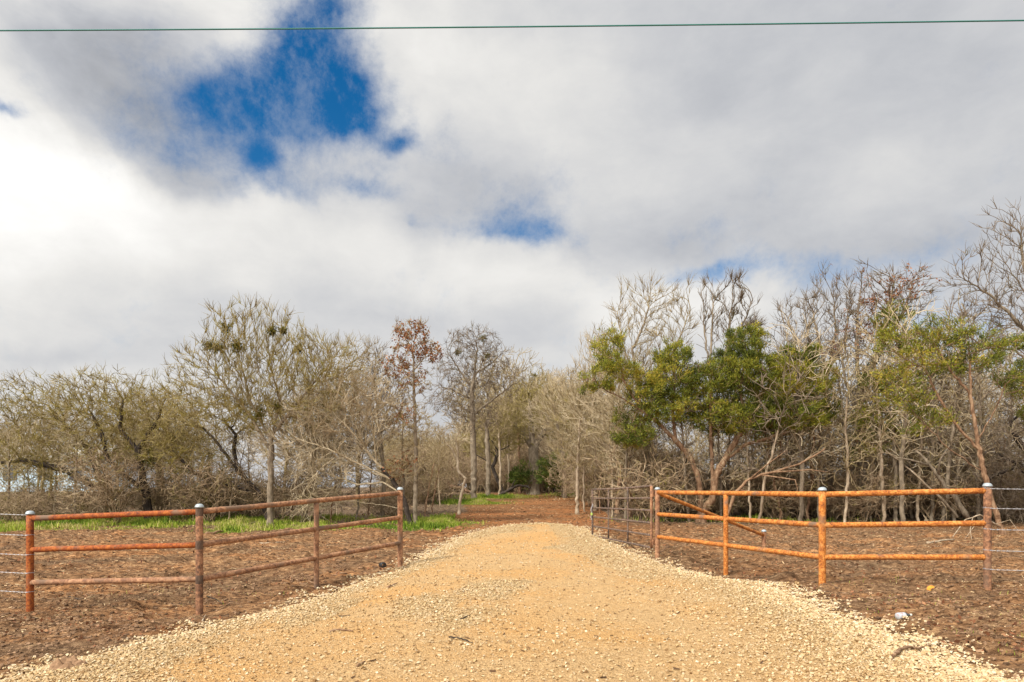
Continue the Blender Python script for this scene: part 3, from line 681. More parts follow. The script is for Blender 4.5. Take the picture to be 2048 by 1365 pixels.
def build_tree(name, label, cat, base_px, trunks, ells, N=2500, Rt=.12, rt=.0085, tm=None, cm=None, D=.13, kill=.2, trop=(0, 0, .25), jit=.25, tw=2, twL=.38,
               d=None, leaf=None, mist=None, group=None, tw_trop=.45, spread=.8, thick=.028, mom=.5, depthf=.75, fol=None, shell=.45):
    if d is None: base = ground(*base_px)
    else: x_ = (base_px[0] - 1024) / F * d; base = np.array([x_, d, float(zt(x_, d))])
    dd = base[1]; root = empty(name, tuple(base), label, cat, group)
    TR = []
    for i, tr in enumerate(trunks):
        q = conv(dd, base, tr)
        if i == 0: q[0] = np.array([q[0][0] * 1., 0, -.25])
        TR.append(q)
    A = []; tot = sum(e[2] * e[3] for e in ells)
    for e in ells:
        c_ = conv(dd, base, [(e[0], e[1], e[4] if len(e) > 4 else 0)])[0]; rx, rz = e[2] / F * dd, e[3] / F * dd
        A.append(ell_pts(max(6, int(N * e[2] * e[3] / tot)), c_, (rx, max(min(rx, 2.6) * depthf, .25), rz), shell))
    A = np.concatenate(A) if A else np.zeros((0, 3))
    A = A[A[:, 2] > .3]
    P, par, st = grow(TR, A, D, kill, trop, jit, mom=mom)
    P0 = P
    if tw: P, par = add_twigs(P, par, st, tw, twL, 3, tw_trop, spread)
    r, w = radii(P, par, Rt, rt)
    # root flare
    nc_ = np.bincount(par[par >= 0], minlength=len(P)); tipm = nc_ == 0; r = np.where(tipm, r * .35, r)
    pt = par[tipm]; r[pt[w[pt] < 1.5]] *= .75
    hgt = P[:, 2]; r = r * (1 + .5 * np.clip(1 - (hgt + .1) / .35, 0, 1) * (w > w.max() * .2))
    big = r > thick
    V, f = skin(P, par, r, w, big, 8); ob = obj('trunk', mesh('trunk', V, f, tm, True), root)
    V, f = skin(P, par, r, w, ~big, 3); obj('crown', mesh('crown', V, f, cm, True), root)
    nch = np.bincount(par[par >= 0], minlength=len(P)); tips = P[(nch == 0)]; fine_ = P[r < thick * .6]
    if leaf:      # list of (px,py,rx,ry,count,size), material
        L = []
        for (px, py, rx, ry, n, sz) in leaf[0]:
            c_ = conv(dd, base, [(px, py)])[0]; R3 = np.array([rx / F * dd, 9, ry / F * dd])
            m = (((fine_ - c_) / R3) ** 2).sum(1) < 1
            if m.sum() < 4: continue
            src = fine_[m][rs.randint(0, m.sum(), max(2, n // 7))]           # leaves hang on in tufts
            pts = np.repeat(src, 7, axis=0) + rs.normal(0, .05, (len(src) * 7, 3)); L.append(leaves(pts, rs.uniform(.6, 1.3, len(pts)) * sz, np.clip(.5 + .25 * rs.randn(len(pts)), 0, 1)))
        if L: obj('leaves', mesh('leaves', *join(L)[:2], leaf[1], False, join(L)[2]), root)
    if fol:       # evergreen sprays in clumps on the fine shoots: (count, length, material)
        n, sl_, fm = fol; mask = np.zeros(len(P), bool); mask[st:] = True; mask &= (r < thick * .8); F_ = P[mask]; Dv = (P - P[np.maximum(par, 0)])[mask]
        i = rs.randint(0, len(F_), n // 9); i = np.repeat(i, 9); dv = Dv[i]; dv /= np.linalg.norm(dv, axis=1)[:, None] + 1e-9
        dv = dv + rs.normal(0, .5, dv.shape) + np.array([0, 0, .25]); dv /= np.linalg.norm(dv, axis=1)[:, None]
        pts = F_[i] + rs.normal(0, .06, dv.shape); kp = fbm(pts[:, 0] * .8 + pts[:, 1] * .7, pts[:, 2], 2.6, 3, 17) > rs.uniform(-.35, .12, len(pts)); pts, dv, i = pts[kp], dv[kp], i[kp]; cl = .45 + .7 * fbm(pts[:, 0] + pts[:, 1], pts[:, 2], 1.6, 3, 7)
        V, f, t_ = spikes(pts, dv, rs.uniform(.5, 1.3, len(i)) * sl_, rs.uniform(.13, .26, len(i)) * sl_, np.clip(cl + .2 * rs.randn(len(i)), 0, 1))
        obj('foliage', mesh('foliage', V, f, fm, False, t_), root)
    for (px, py, rr) in (mist or []):
        c_ = conv(dd, base, [(px, py)])[0]; k_ = np.argmin(((P - c_) ** 2).sum(1)) ; c_ = P[k_]; R_ = rr / F * dd
        ns_ = 46; v = rs.randn(ns_, 3); v /= np.linalg.norm(v, axis=1)[:, None]; ln_ = rs.uniform(.6, 1, ns_) * R_
        stems = [tube([c_, c_ + q * l_ * .5 + rs.normal(0, .02, 3), c_ + q * l_], [.007, .005, .004], 3) for q, l_ in zip(v, ln_)]; sv, sf = join(stems)
        i_ = rs.randint(0, ns_, 620); f_ = rs.uniform(.2, 1, 620); pts = c_ + v[i_] * (ln_[i_] * f_)[:, None]
        V, f, t_ = leaves(pts, rs.uniform(.035, .07, 620), np.clip(.5 + .3 * rs.randn(620) + .2 * v[i_, 2], 0, 1), .5)
        obj('mistletoe', mesh('mistletoe', *join([(V, f, t_), (sv, sf, np.full(len(sv), .4))])[:2], m_mistle, False, np.concatenate([t_, np.full(len(sv), .4)])), root)
    return root

T = build_tree
# --- left side
T('oak_tree', 'low sprawling mossy tree with arching black limbs at the far left edge', 'tree', (222, 1040),
  [[(226, 1045), (222, 1000), (205, 955), (165, 938), (120, 955)], [(222, 1000), (200, 960), (180, 900, .5), (130, 850)], [(222, 1000), (150, 1000), (110, 985)], [(215, 985), (130, 940), (40, 920), (-30, 930)]],
  [(110, 850, 190, 95), (50, 930, 130, 60), (150, 950, 90, 50), (60, 810, 110, 60)], 1900, .19, tm=m_bark_dark, cm=m_twig_olive, trop=(0, 0, .1), jit=.4, thick=.035, mist=[(310, 925, 22)], tw_trop=.2)
T('oak_tree', 'dark crooked tree with a thick black bent limb behind the first fence panel', 'tree', (292, 1040),
  [[(300, 1042), (292, 985), (275, 900), (240, 858), (246, 800)], [(292, 985), (215, 920), (205, 870), (190, 840)], [(275, 900), (310, 850), (330, 800)]],
  [(230, 815, 130, 75), (180, 800, 90, 60), (310, 840, 100, 70), (270, 880, 130, 60)], 1900, .15, tm=m_bark_dark, cm=m_twig_olive, d=24.5, jit=.35, tw_trop=.4, mist=[(300, 930, 26), (345, 880, 15)])
T('oak_tree', 'biggest rounded bare tree with mistletoe clumps, rising over the left fence', 'tree', (541, 1055),
  [[(541, 1056), (540, 980), (543, 900), (540, 850)], [(540, 900), (500, 830), (450, 770), (410, 720)], [(543, 880), (560, 800), (540, 730)], [(543, 870), (600, 800), (650, 740), (680, 700)], [(541, 880), (500, 800), (480, 720)]],
  [(510, 700, 115, 85), (430, 760, 95, 75), (590, 740, 100, 80), (530, 800, 170, 80), (660, 740, 70, 70), (380, 810, 60, 50)], 4000, .105, tm=m_bark_grey, cm=m_twig_olive, trop=(0, 0, .55), jit=.2, tw=2, twL=.42, tw_trop=.75, spread=.45,
  mist=[(455, 660, 18), (470, 690, 22), (410, 690, 16), (545, 660, 14), (565, 655, 11), (440, 705, 20), (600, 700, 14), (520, 830, 22), (560, 820, 18)])
T('oak_tree', 'dark limbed leaning tree with a crooked black limb just left of the biggest rounded tree', 'tree', (530, 1050),
  [[(545, 1055), (520, 990), (475, 940), (468, 900), (472, 870), (455, 850)], [(520, 990), (440, 965), (385, 945), (350, 905)], [(475, 940), (430, 880), (400, 850)]],
  [(430, 860, 90, 60), (360, 890, 80, 50), (480, 830, 80, 50), (400, 930, 80, 40)], 1600, .12, tm=m_bark_dark, cm=m_twig_olive, d=24.2, jit=.4, tw_trop=.2)
T('bare_tree', 'bare tree with upswept curving branches on the right shoulder of the rounded tree', 'tree', (650, 1050),
  [[(640, 1052), (620, 950), (640, 850), (690, 740), (715, 715)], [(640, 850), (620, 770), (640, 720)]],
  [(690, 740, 55, 60), (640, 760, 60, 60), (735, 740, 35, 60), (660, 850, 80, 70)], 1700, .10, tm=m_bark_grey, cm=m_twig_tan, d=26, trop=(0, 0, .5), tw_trop=.7, spread=.5)
T('bare_tree', 'slim tall bare tree directly left of the brown leaved sapling', 'tree', (765, 1040),
  [[(765, 1045), (768, 950), (758, 850), (748, 760), (752, 700)], [(758, 860), (735, 800), (715, 760)], [(760, 870), (785, 800), (800, 760)]],
  [(750, 760, 35, 75), (775, 800, 45, 60), (740, 850, 60, 60)], 1500, .08, tm=m_bark_grey, cm=m_twig_grey, d=27, trop=(0, 0, .6), tw_trop=.7, spread=.45)
T('bare_tree', 'leaning black trunked tree with long pale whip branches sweeping left', 'tree', (826, 1046),
  [[(826, 1048), (808, 1000), (785, 960), (752, 925), (735, 905)], [(800, 985), (765, 965), (715, 970), (690, 985)],
   [(785, 960), (720, 930, -.4), (660, 900, -.6), (600, 880, -.8)], [(752, 925), (700, 860, -.3), (640, 800, -.4)], [(760, 935), (710, 880, .4), (665, 840, .4)], [(740, 915), (705, 840), (690, 780)], [(752, 925), (745, 850), (740, 790)],
   [(785, 960), (690, 925, .5), (610, 905, .7)], [(715, 970), (660, 950), (600, 925)], [(826, 1020), (760, 1010), (690, 1000), (640, 1030)]],
  [(640, 850, 90, 60), (600, 890, 80, 40), (690, 820, 80, 70), (745, 830, 50, 80), (660, 930, 90, 50), (640, 1000, 50, 30)], 2200, .085, rt=.0105, tm=m_bark_dark, cm=m_twig_pale, d=23.2, trop=(-.2, 0, .25), jit=.15, tw_trop=.45, spread=.4, thick=.055, twL=.7, mom=.9)
T('oak_sapling', 'slim sapling still holding clusters of red-brown dead leaves, at the end of the left fence', 'tree', (830, 1052),
  [[(829, 1053), (832, 950), (830, 850), (828, 760), (826, 700), (832, 660)], [(830, 760), (800, 735), (775, 728)], [(828, 740), (850, 715), (880, 700)], [(827, 700), (805, 670), (793, 650)], [(830, 860), (800, 840)], [(831, 940), (805, 925), (790, 945)]],
  [(825, 690, 38, 50), (790, 735, 24, 22), (860, 705, 28, 25), (800, 660, 14, 18), (835, 655, 22, 12), (825, 760, 40, 40), (825, 850, 45, 60), (810, 930, 45, 40)], 1100, .075, tm=m_bark_grey, cm=m_twig_tan, D=.1, kill=.13,
  leaf=([(825, 680, 40, 36, 800, .085), (788, 733, 26, 22, 380, .085), (862, 704, 26, 18, 330, .085), (803, 658, 16, 18, 120, .085), (828, 735, 30, 35, 330, .08), (822, 775, 26, 22, 150, .08), (812, 828, 28, 16, 160, .08), (800, 850, 24, 14, 90, .08), (805, 925, 30, 26, 260, .08), (780, 960, 26, 20, 60, .08)], m_brownleaf), thick=.02, twL=.25)
T('bare_tree', 'tall grey tree with three mistletoe balls in its round crown beyond the driveway', 'tree', (947, 1003),
  [[(947, 1004), (948, 930), (945, 850), (944, 780), (950, 745)], [(944, 775), (915, 735), (895, 705)], [(948, 750), (985, 725), (1010, 700)], [(948, 745), (955, 700), (950, 670)], [(944, 800), (905, 780), (880, 775)], [(946, 830), (985, 800), (1025, 770), (1030, 750)]],
  [(945, 700, 60, 48), (985, 725, 38, 35), (900, 745, 35, 35), (950, 760, 70, 40), (1020, 770, 25, 35), (900, 800, 50, 30), (950, 830, 55, 40)], 5200, .17, rt=.0095, tm=m_bark_grey, cm=m_twig_grey, D=.17, kill=.23, jit=.18, mom=.8, tw_trop=.3, thick=.045,
  mist=[(963, 678, 11), (915, 707, 9), (975, 712, 8)])
T('oak_tree', 'broad olive-tinged tree with a forked dark trunk at the far end of the clearing', 'tree', (1068, 987),
  [[(1068, 987), (1068, 940), (1066, 900), (1050, 875), (1030, 850)], [(1066, 900), (1085, 870), (1100, 830)], [(1066, 895), (1062, 850), (1060, 810)]],
  [(1070, 820, 65, 60), (1040, 850, 55, 45), (1105, 840, 55, 50), (1070, 780, 40, 35)], 4200, .34, rt=.014, tm=m_bark_grey, cm=m_twig_olive, D=.22, kill=.3, jit=.35, thick=.06, tw_trop=.2, twL=.5, mist=[(1070, 752, 7)])
T('pale_sapling', 'small crooked sapling with pale bark standing alone left of the driveway end', 'tree', (917, 1030),
  [[(917, 1031), (919, 1008), (924, 985), (929, 965), (931, 958), (920, 948), (915, 935), (916, 905), (912, 880)], [(929, 962), (936, 956)], [(916, 925), (905, 900), (890, 885)]],
  [(905, 880, 32, 28), (925, 870, 20, 25)], 320, .06, rt=.009, tm=m_bark_pale, cm=m_twig_pale, thick=.02)
for i, (px, py, top, r_, lab) in enumerate([(975, 994, 850, .15, ''), (999, 990, 860, .07, ''), (1016, 989, 850, .07, ''), (1038, 990, 860, .09, ''), (1108, 985, 870, .09, '')]):
    T('bare_tree', ['thick grey trunk standing nearest the tall grey tree with mistletoe balls', 'slim pale trunk, leftmost of a close row beyond the driveway', 'slim pale trunk, middle of a close row beyond the driveway',
       'brown trunk, rightmost of the close row beyond the driveway', 'dark thin trunk behind the green shrubs at the far clearing'][i], 'tree', (px, py),
      [[(px, py), (px + 2, (py + top) / 2 + 20), (px - 2, top)]], [(px, top - 15, 28, 45)], 700, r_, rt=.013, tm=[m_bark_grey, m_bark_pale, m_bark_pale, m_bark_red, m_bark_dark][i], cm=m_twig_tan, D=.2, kill=.28, d=43 + 2 * i, thick=.05)
T('bare_tree', 'bare tree leaning over the dark fallen limb left of the forked tree', 'tree', (1012, 988),
  [[(1012, 989), (995, 960), (985, 935), (1000, 900)]], [(1000, 870, 50, 50), (960, 880, 50, 45)], 1700, .12, rt=.012, tm=m_bark_dark, cm=m_twig_olive, D=.18, kill=.26, d=46)
# evergreen shrubs beyond
T('cedar_shrub', 'dark green shrub right of the forked tree at the end of the clearing', 'shrub', (1125, 990), [[(1125, 992), (1124, 955), (1122, 930)]],
  [(1115, 945, 38, 38), (1145, 940, 25, 38)], 1100, .07, rt=.01, tm=m_bark_grey, cm=m_twig_olive, D=.15, kill=.25, d=44, fol=(16000, .20, m_dark_cedar), trop=(0, 0, .1))
T('cedar_shrub', 'dark green shrub under the left side of the forked tree', 'shrub', (1055, 990), [[(1055, 992), (1052, 965), (1050, 950)]],
  [(1050, 955, 30, 25)], 500, .05, rt=.01, tm=m_bark_grey, cm=m_twig_olive, D=.15, kill=.25, d=47, fol=(7000, .20, m_dark_cedar), trop=(0, 0, .1))
# --- right side
T('bare_tree', 'tall bare tree with a wide open fan of branches left of the cedar', 'tree', (1300, 1035),
  [[(1300, 1040), (1298, 950), (1285, 850), (1270, 740), (1262, 680)], [(1285, 850), (1320, 750), (1350, 680)], [(1275, 770), (1245, 690), (1235, 630)], [(1266, 700), (1290, 640), (1300, 590)], [(1320, 750), (1350, 700), (1380, 620)]],
  [(1255, 640, 35, 70), (1300, 640, 40, 80), (1350, 650, 38, 70), (1290, 740, 80, 50), (1240, 600, 16, 40), (1375, 600, 18, 40)], 1700, .11, rt=.009, tm=m_bark_grey, cm=m_twig_tan, d=27.5, D=.17, kill=.26, trop=(0, 0, .55), jit=.14, tw=2, twL=.5, tw_trop=.6, spread=.4, mom=.9)
T('bare_tree', 'tall bare tree rising behind the green cedar with two upright sprays', 'tree', (1428, 1035),
  [[(1426, 1040), (1424, 950), (1422, 850), (1420, 760), (1412, 690), (1405, 600)], [(1420, 780), (1455, 700), (1462, 620)], [(1420, 730), (1425, 650), (1425, 590)], [(1455, 700), (1490, 640), (1505, 600)]],
  [(1412, 610, 22, 60), (1432, 640, 25, 60), (1470, 610, 32, 55), (1495, 640, 20, 40)], 900, .10, rt=.009, tm=m_bark_grey, cm=m_twig_grey, d=26.5, D=.16, kill=.26, trop=(0, 0, .8), jit=.12, tw=2, twL=.4, tw_trop=.8, spread=.35, mom=1.)
CED = [(1222, 700, 32, 30), (1195, 765, 38, 18), (1232, 745, 40, 22), (1345, 720, 34, 28), (1345, 770, 52, 40), (1300, 800, 40, 25), (1400, 770, 45, 40), (1420, 830, 60, 35), (1490, 690, 35, 32), (1480, 750, 60, 45),
       (1540, 790, 60, 40), (1570, 745, 40, 38), (1600, 790, 50, 45), (1640, 760, 28, 20), (1560, 840, 80, 28), (1630, 830, 35, 22), (1270, 870, 40, 20), (1340, 830, 50, 25), (1480, 850, 60, 22), (1610, 715, 22, 22)]
T('cedar_tree', 'spreading green cedar with several reddish trunks behind the braced fence panel', 'tree', (1412, 1046),
  [[(1400, 1048), (1402, 1000), (1395, 950), (1380, 915), (1350, 880), (1310, 840), (1270, 800), (1246, 760), (1240, 720)],
   [(1402, 1030), (1424, 1000), (1424, 940), (1422, 880), (1420, 800), (1425, 730)], [(1424, 1000), (1432, 950), (1460, 900), (1490, 850), (1512, 800), (1530, 780)], [(1440, 930), (1490, 890), (1560, 870), (1610, 840)],
   [(1350, 880), (1345, 820), (1350, 760)], [(1310, 840), (1250, 800), (1200, 775)], [(1490, 850), (1480, 780), (1490, 710)], [(1530, 780), (1580, 750), (1600, 720)]],
  [(a_, b2, c2 * 1.18, d2 * 1.15) for a_, b2, c2, d2 in CED], 4400, .175, tm=m_bark_red, cm=m_bark_red, D=.13, kill=.22, trop=(0, 0, .12), tw=1, twL=.22, fol=(230000, .11, m_cedar), thick=.03, depthf=1.0, shell=.33)
T('cedar_tree', 'thin airy cedar with one leaning reddish trunk behind the right end of the fence', 'tree', (2005, 1062),
  [[(2008, 1068), (1990, 1020), (1968, 950), (1955, 880), (1942, 800), (1940, 740), (1938, 680)], [(1958, 900), (1920, 860), (1880, 800), (1850, 740)], [(1955, 880), (1990, 820), (2010, 770)], [(1965, 945), (1900, 900), (1850, 850)], [(1942, 790), (1900, 740), (1870, 690)]],
  [(1935, 690, 45, 40), (1880, 680, 45, 45), (1930, 730, 60, 25), (1850, 730, 50, 35), (1790, 690, 40, 35), (1820, 800, 50, 30), (2020, 770, 40, 35), (2000, 700, 40, 30), (1860, 850, 40, 25), (1790, 760, 35, 28)], 1500, .075, tm=m_bark_red, cm=m_bark_red, D=.14, kill=.24,
  trop=(0, 0, .05), tw=1, twL=.3, fol=(24000, .11, m_cedar), depthf=.8, d=20.5)
T('cedar_tree', 'ragged cedar with thin green sprays under the brown leaved oak', 'tree', (1790, 1040),
  [[(1790, 1042), (1792, 950), (1785, 850), (1790, 760), (1795, 660)], [(1786, 850), (1750, 800), (1720, 780)], [(1790, 790), (1830, 740), (1850, 690)]],
  [(1790, 650, 35, 45), (1760, 760, 50, 30), (1830, 690, 40, 30), (1745, 840, 45, 30), (1800, 860, 45, 25), (1730, 890, 35, 30)], 1200, .07, tm=m_bark_grey, cm=m_bark_red, d=25, D=.14, kill=.24, tw=1, twL=.25, fol=(24000, .11, m_cedar), trop=(0, 0, .1))
T('oak_tree', 'grey trunked oak with scattered brown leaves in its top, behind the right fence panel', 'tree', (1724, 1042),
  [[(1724, 1044), (1726, 950), (1722, 850), (1718, 760), (1712, 690), (1716, 620)], [(1720, 780), (1760, 700), (1775, 620), (1790, 560)], [(1722, 850), (1690, 760), (1680, 690)], [(1765, 690), (1810, 620), (1830, 550)]],
  [(1720, 610, 30, 60), (1775, 600, 45, 65), (1825, 590, 38, 55), (1750, 680, 60, 40), (1680, 700, 40, 40), (1730, 560, 20, 35)], 2000, .15, rt=.009, tm=m_bark_grey, cm=m_twig_grey, d=26, D=.15, kill=.25, trop=(0, 0, .45), jit=.13, mom=.9, tw=2, twL=.42, tw_trop=.4,
  leaf=([(1775, 600, 45, 40, 900, .085), (1720, 640, 35, 40, 350, .08), (1830, 560, 35, 40, 260, .08), (1720, 570, 30, 40, 120, .07), (1760, 660, 40, 25, 300, .08), (1690, 700, 40, 40, 200, .08), (1770, 820, 30, 50, 160, .08)], m_brownleaf))
T('bare_tree', 'taller bare tree with knobby buds right of the spreading cedar', 'tree', (1660, 1040),
  [[(1660, 1042), (1662, 950), (1655, 850), (1652, 750), (1640, 690), (1625, 620)], [(1655, 760), (1670, 670), (1668, 600)], [(1652, 750), (1690, 680), (1700, 600)]],
  [(1640, 610, 35, 60), (1680, 610, 35, 60), (1650, 690, 50, 40), (1645, 560, 15, 30)], 1100, .10, rt=.009, tm=m_bark_grey, cm=m_twig_grey, d=27, D=.16, kill=.26, trop=(0, 0, .6), jit=.11, mom=.9, tw=2, twL=.42, tw_trop=.6,
  leaf=([(1650, 600, 60, 70, 120, .045), (1660, 740, 50, 50, 240, .07)], m_chip and m_brownleaf))
T('bare_tree', 'thin bare tree with knobby buds, first to the right of the spreading cedar', 'tree', (1575, 1040),
  [[(1575, 1042), (1580, 950), (1590, 850), (1600, 760), (1590, 680), (1572, 630)], [(1598, 760), (1620, 690), (1612, 640)]],
  [(1575, 640, 28, 50), (1610, 650, 25, 50), (1590, 710, 40, 35)], 700, .08, rt=.009, tm=m_bark_grey, cm=m_twig_grey, d=28, D=.16, kill=.26, trop=(0, 0, .6), jit=.11, mom=.9, tw=2, twL=.42, tw_trop=.6)
T('bare_tree', 'tallest bare tree, arching limbs against the sky at the right edge', 'tree', (2120, 1060),
  [[(2120, 1065), (2120, 950), (2110, 800), (2090, 700), (2060, 600), (2020, 540)], [(2090, 700), (2030, 640), (1980, 590), (1930, 560)], [(2105, 780), (2030, 700), (1960, 690), (1900, 640)], [(2060, 600), (2045, 520), (2040, 430)], [(2110, 800), (2130, 650), (2110, 500)]],
  [(1990, 510, 35, 90), (2040, 500, 35, 90), (1930, 560, 35, 60), (1960, 620, 60, 40), (2030, 620, 60, 60), (2090, 520, 50, 110), (1900, 620, 20, 30)], 1900, .11, rt=.009, tm=m_bark_grey, cm=m_twig_grey, d=22.5, D=.16, kill=.27, trop=(0, 0, .6), jit=.13, mom=.9, tw=2, twL=.42, tw_trop=.6, thick=.03)
T('dead_tree', 'tangled grey dead tree drooping at the right edge behind the barbed wire', 'tree', (2080, 1040),
  [[(2090, 1045), (2070, 980), (2040, 930), (2000, 910)], [(2070, 980), (2050, 900), (2020, 860)], [(2040, 930), (1990, 950), (1950, 980)]],
  [(2010, 880, 70, 50), (2040, 930, 60, 60), (1980, 960, 60, 40), (2010, 1020, 50, 40), (2060, 820, 60, 50)], 2600, .16, tm=m_bark_dark, cm=m_twig_grey, d=24, trop=(0, 0, -.15), jit=.45, tw_trop=-.1)
T('cedar_tree', 'dark cedar cut by the right edge of the view above the dead tree', 'tree', (2110, 1050),
  [[(2110, 1052), (2095, 900), (2085, 780), (2080, 720)]], [(2050, 770, 35, 40), (2080, 720, 40, 50), (2040, 690, 30, 20), (2090, 820, 50, 40)], 700, .1, tm=m_bark_red, cm=m_bark_red, d=21.5, D=.15, kill=.25, fol=(12000, .11, m_cedar), trop=(0, 0, 0), tw=1, twL=.25)
# middle-distance bare trees left of the cedar
spec = [(1155, 1012, [(1160, 800, 45, 70), (1120, 820, 40, 60)], .075, 'pale straight slender tree nearest the open end of the gate'),
        (1190, 1015, [(1185, 730, 35, 60), (1170, 790, 60, 60)], .09, 'bare tree with twiggy top showing above the free end of the gate'),
        (1215, 1010, [(1200, 700, 30, 50), (1215, 770, 55, 60)], .09, 'bare tree showing over the left middle of the gate'),
        (1232, 1022, [(1240, 800, 50, 70), (1200, 850, 60, 50)], .10, 'reddish trunked bare tree behind the middle of the gate'),
        (1262, 1020, [(1270, 830, 55, 60), (1300, 780, 40, 60)], .10, 'crooked reddish tree behind the hinge end of the gate'),
        (1130, 985, [(1110, 800, 45, 60), (1090, 840, 40, 50)], .12, 'bare grey crowned tree at the far right of the clearing')]
for i, (px, py, es, r_, lab) in enumerate(spec):
    tx, ty = es[0][:2]
    T('bare_tree', lab, 'tree', (px, py), [[(px, py), (px + [0, 3, 4, 10, -8, 0][i], 940), ((px + tx) / 2, 880), (tx, ty + 30)]], es + [(px, 900, 55, 45)], 2300, r_, rt=.0095, tm=[m_bark_pale, m_bark_pale, m_bark_grey, m_bark_red, m_bark_red, m_bark_grey][i], cm=m_twig_pale if i % 2 else m_twig_tan,
      d=[29, 31, 33, 28.5, 27, 42][i], D=.16, kill=.25, trop=(-.1, 0, .5), jit=.14, mom=.9, tw_trop=.6, spread=.5, twL=.45)
# slender saplings, a few built shapes copied through the thicket
def sapling(name, label, cat, group, hgt, r_, tm, cm, lean, seed_n):
    root = empty(name, (0, 0, 0), label, cat, group)
    h = hgt; tr = [(0, 0, -.2), (lean * .3, .05, h * .3), (lean * .6, -.05, h * .6), (lean, 0, h * .85)]
    A = ell_pts(seed_n, (lean * .8, 0, h * .78), (h * .17, h * .17, h * .27)); A = np.concatenate([A, ell_pts(seed_n // 2, (lean * .4, 0, h * .45), (h * .16, h * .16, h * .22))])
    P, par, st = grow([tr], A, .15, .24, (0, 0, .5), .15, mom=.9)
    P, par = add_twigs(P, par, st, 1, .35, 3, .3, .8); r, w = radii(P, par, r_, .008)
    big = r > .02
    obj('trunk', mesh('trunk', *skin(P, par, r, w, big, 7), tm, True), root); obj('crown', mesh('crown', *skin(P, par, r, w, ~big, 3), cm, True), root)
    return root
GR, GL = 'slender saplings in the thicket behind the right fence', 'slender saplings in the brush behind the left fence'
LR, LL = 'slender bare sapling in the tangled thicket behind the orange right fence', 'slender bare sapling in the brush behind the brown left fence'
protos = [sapling('bare_sapling', LR, 'sapling', GR, h_, r_, tm_, cm_, ln_, 260) for h_, r_, tm_, cm_, ln_ in
          [(4.6, .04, m_bark_pale, m_twig_tan, .2), (5.2, .05, m_bark_grey, m_twig_grey, -.5), (3.8, .035, m_bark_red, m_twig_tan, .7), (4.9, .055, m_bark_grey, m_twig_pale, .1), (3.4, .03, m_bark_pale, m_twig_grey, -.9)]]
def copy_tree(o):
    c_ = o.copy(); COL.objects.link(c_)
    for ch in o.children: k_ = ch.copy(); COL.objects.link(k_); k_.parent = c_
    return c_
spots = [(1500, 24.5), (1530, 27), (1565, 25), (1600, 24.3), (1620, 28), (1690, 24.2), (1705, 27), (1768, 24.6), (1806, 24.2), (1822, 26.5), (1862, 25), (1885, 24.4), (1925, 26.5), (1955, 25.5), (1345, 25.5), (1370, 28), (1460, 26), (1480, 29), (1240, 30), (1275, 31), (1310, 29.5), (1330, 27.5), (1180, 34), (1205, 36), (1540, 30), (1650, 30), (1745, 30), (1840, 30), (1900, 30), (1515, 24.1), (1548, 26), (1585, 27), (1612, 25.5), (1640, 24.8), (1668, 26), (1740, 25.4), (1785, 27), (1835, 25), (1850, 27.5), (1908, 24.9), (1440, 24.9), (1378, 24.6), (1225, 27), (1250, 25.5), (1290, 26.5), (1168, 30), (1200, 29), (1872, 26), (1940, 27.5), (1975, 26), (1990, 28), (2015, 26.5), (2040, 28), (1960, 24.2), (1560, 28.5), (1595, 29), (1630, 27.2), (1715, 28.4), (1760, 29), (1800, 28.2), (1855, 29), (1505, 28.6)]
used = 0
BARK = ['pale', 'grey', 'reddish', 'stouter grey', 'leaning']; LOG = []
ZONES = [(0, 399, 'behind the bright orange left fence panel'), (399, 633, 'behind the left fence beside the dark post'), (633, 815, 'behind the left fence nearest the driveway'),
         (815, 1100, 'left of the clearing'), (1100, 1312, 'behind the open gate'), (1312, 1452, 'behind the slanting fence brace'), (1452, 1644, 'left of the tallest orange post'),
         (1644, 1810, 'behind the left half of the rightmost panel'), (1810, 2100, 'behind the right half of the rightmost panel')]
for px, dd in spots:
    pi_ = used % 5 if used < 5 or rs.rand() < .6 else rs.randint(5); o = protos[pi_] if used < 5 else copy_tree(protos[pi_]); used += 1; LOG.append((o, px, pi_))
    x_ = (px - 1024) / F * dd; o.location = (x_, dd, float(zt(x_, dd))); o.rotation_euler = (0, 0, rs.uniform(0, 6.28)); s_ = rs.uniform(.8, 1.15) if px < 1450 else rs.uniform(1., 1.65); o.scale = (s_, s_, s_)
for px, dd in [(20, 25), (60, 27), (110, 26), (150, 24.5), (340, 25), (372, 27), (420, 25.5), (455, 24), (500, 27), (585, 25), (612, 26.5), (660, 24.5), (690, 26), (712, 24.8), (735, 27), (862, 30), (880, 33), (848, 27), (868, 38), (900, 40), (805, 28), (780, 30)]:
    pi_ = rs.randint(5); o = copy_tree(protos[pi_]); o['group'] = GL; LOG.append((o, px, pi_))
    x_ = (px - 1024) / F * dd; o.location = (x_, dd, float(zt(x_, dd))); o.rotation_euler = (0, 0, rs.uniform(0, 6.28)); s_ = rs.uniform(.55, .95); o.scale = (s_, s_, s_)

ORD = ['leftmost', 'second', 'third', 'fourth', 'fifth', 'sixth', 'seventh', 'eighth', 'ninth']
for a_, b2, zn in ZONES:
    for k_ in range(5):
        L_ = sorted([q for q in LOG if a_ <= q[1] < b2 and q[2] == k_], key=lambda q: q[1])
        for n_, (o, _, _) in enumerate(L_):
            o['label'] = f"{BARK[k_]} bare sapling {zn}" + ('' if len(L_) == 1 else f", {ORD[n_]}" + (' from left' if n_ else ''))
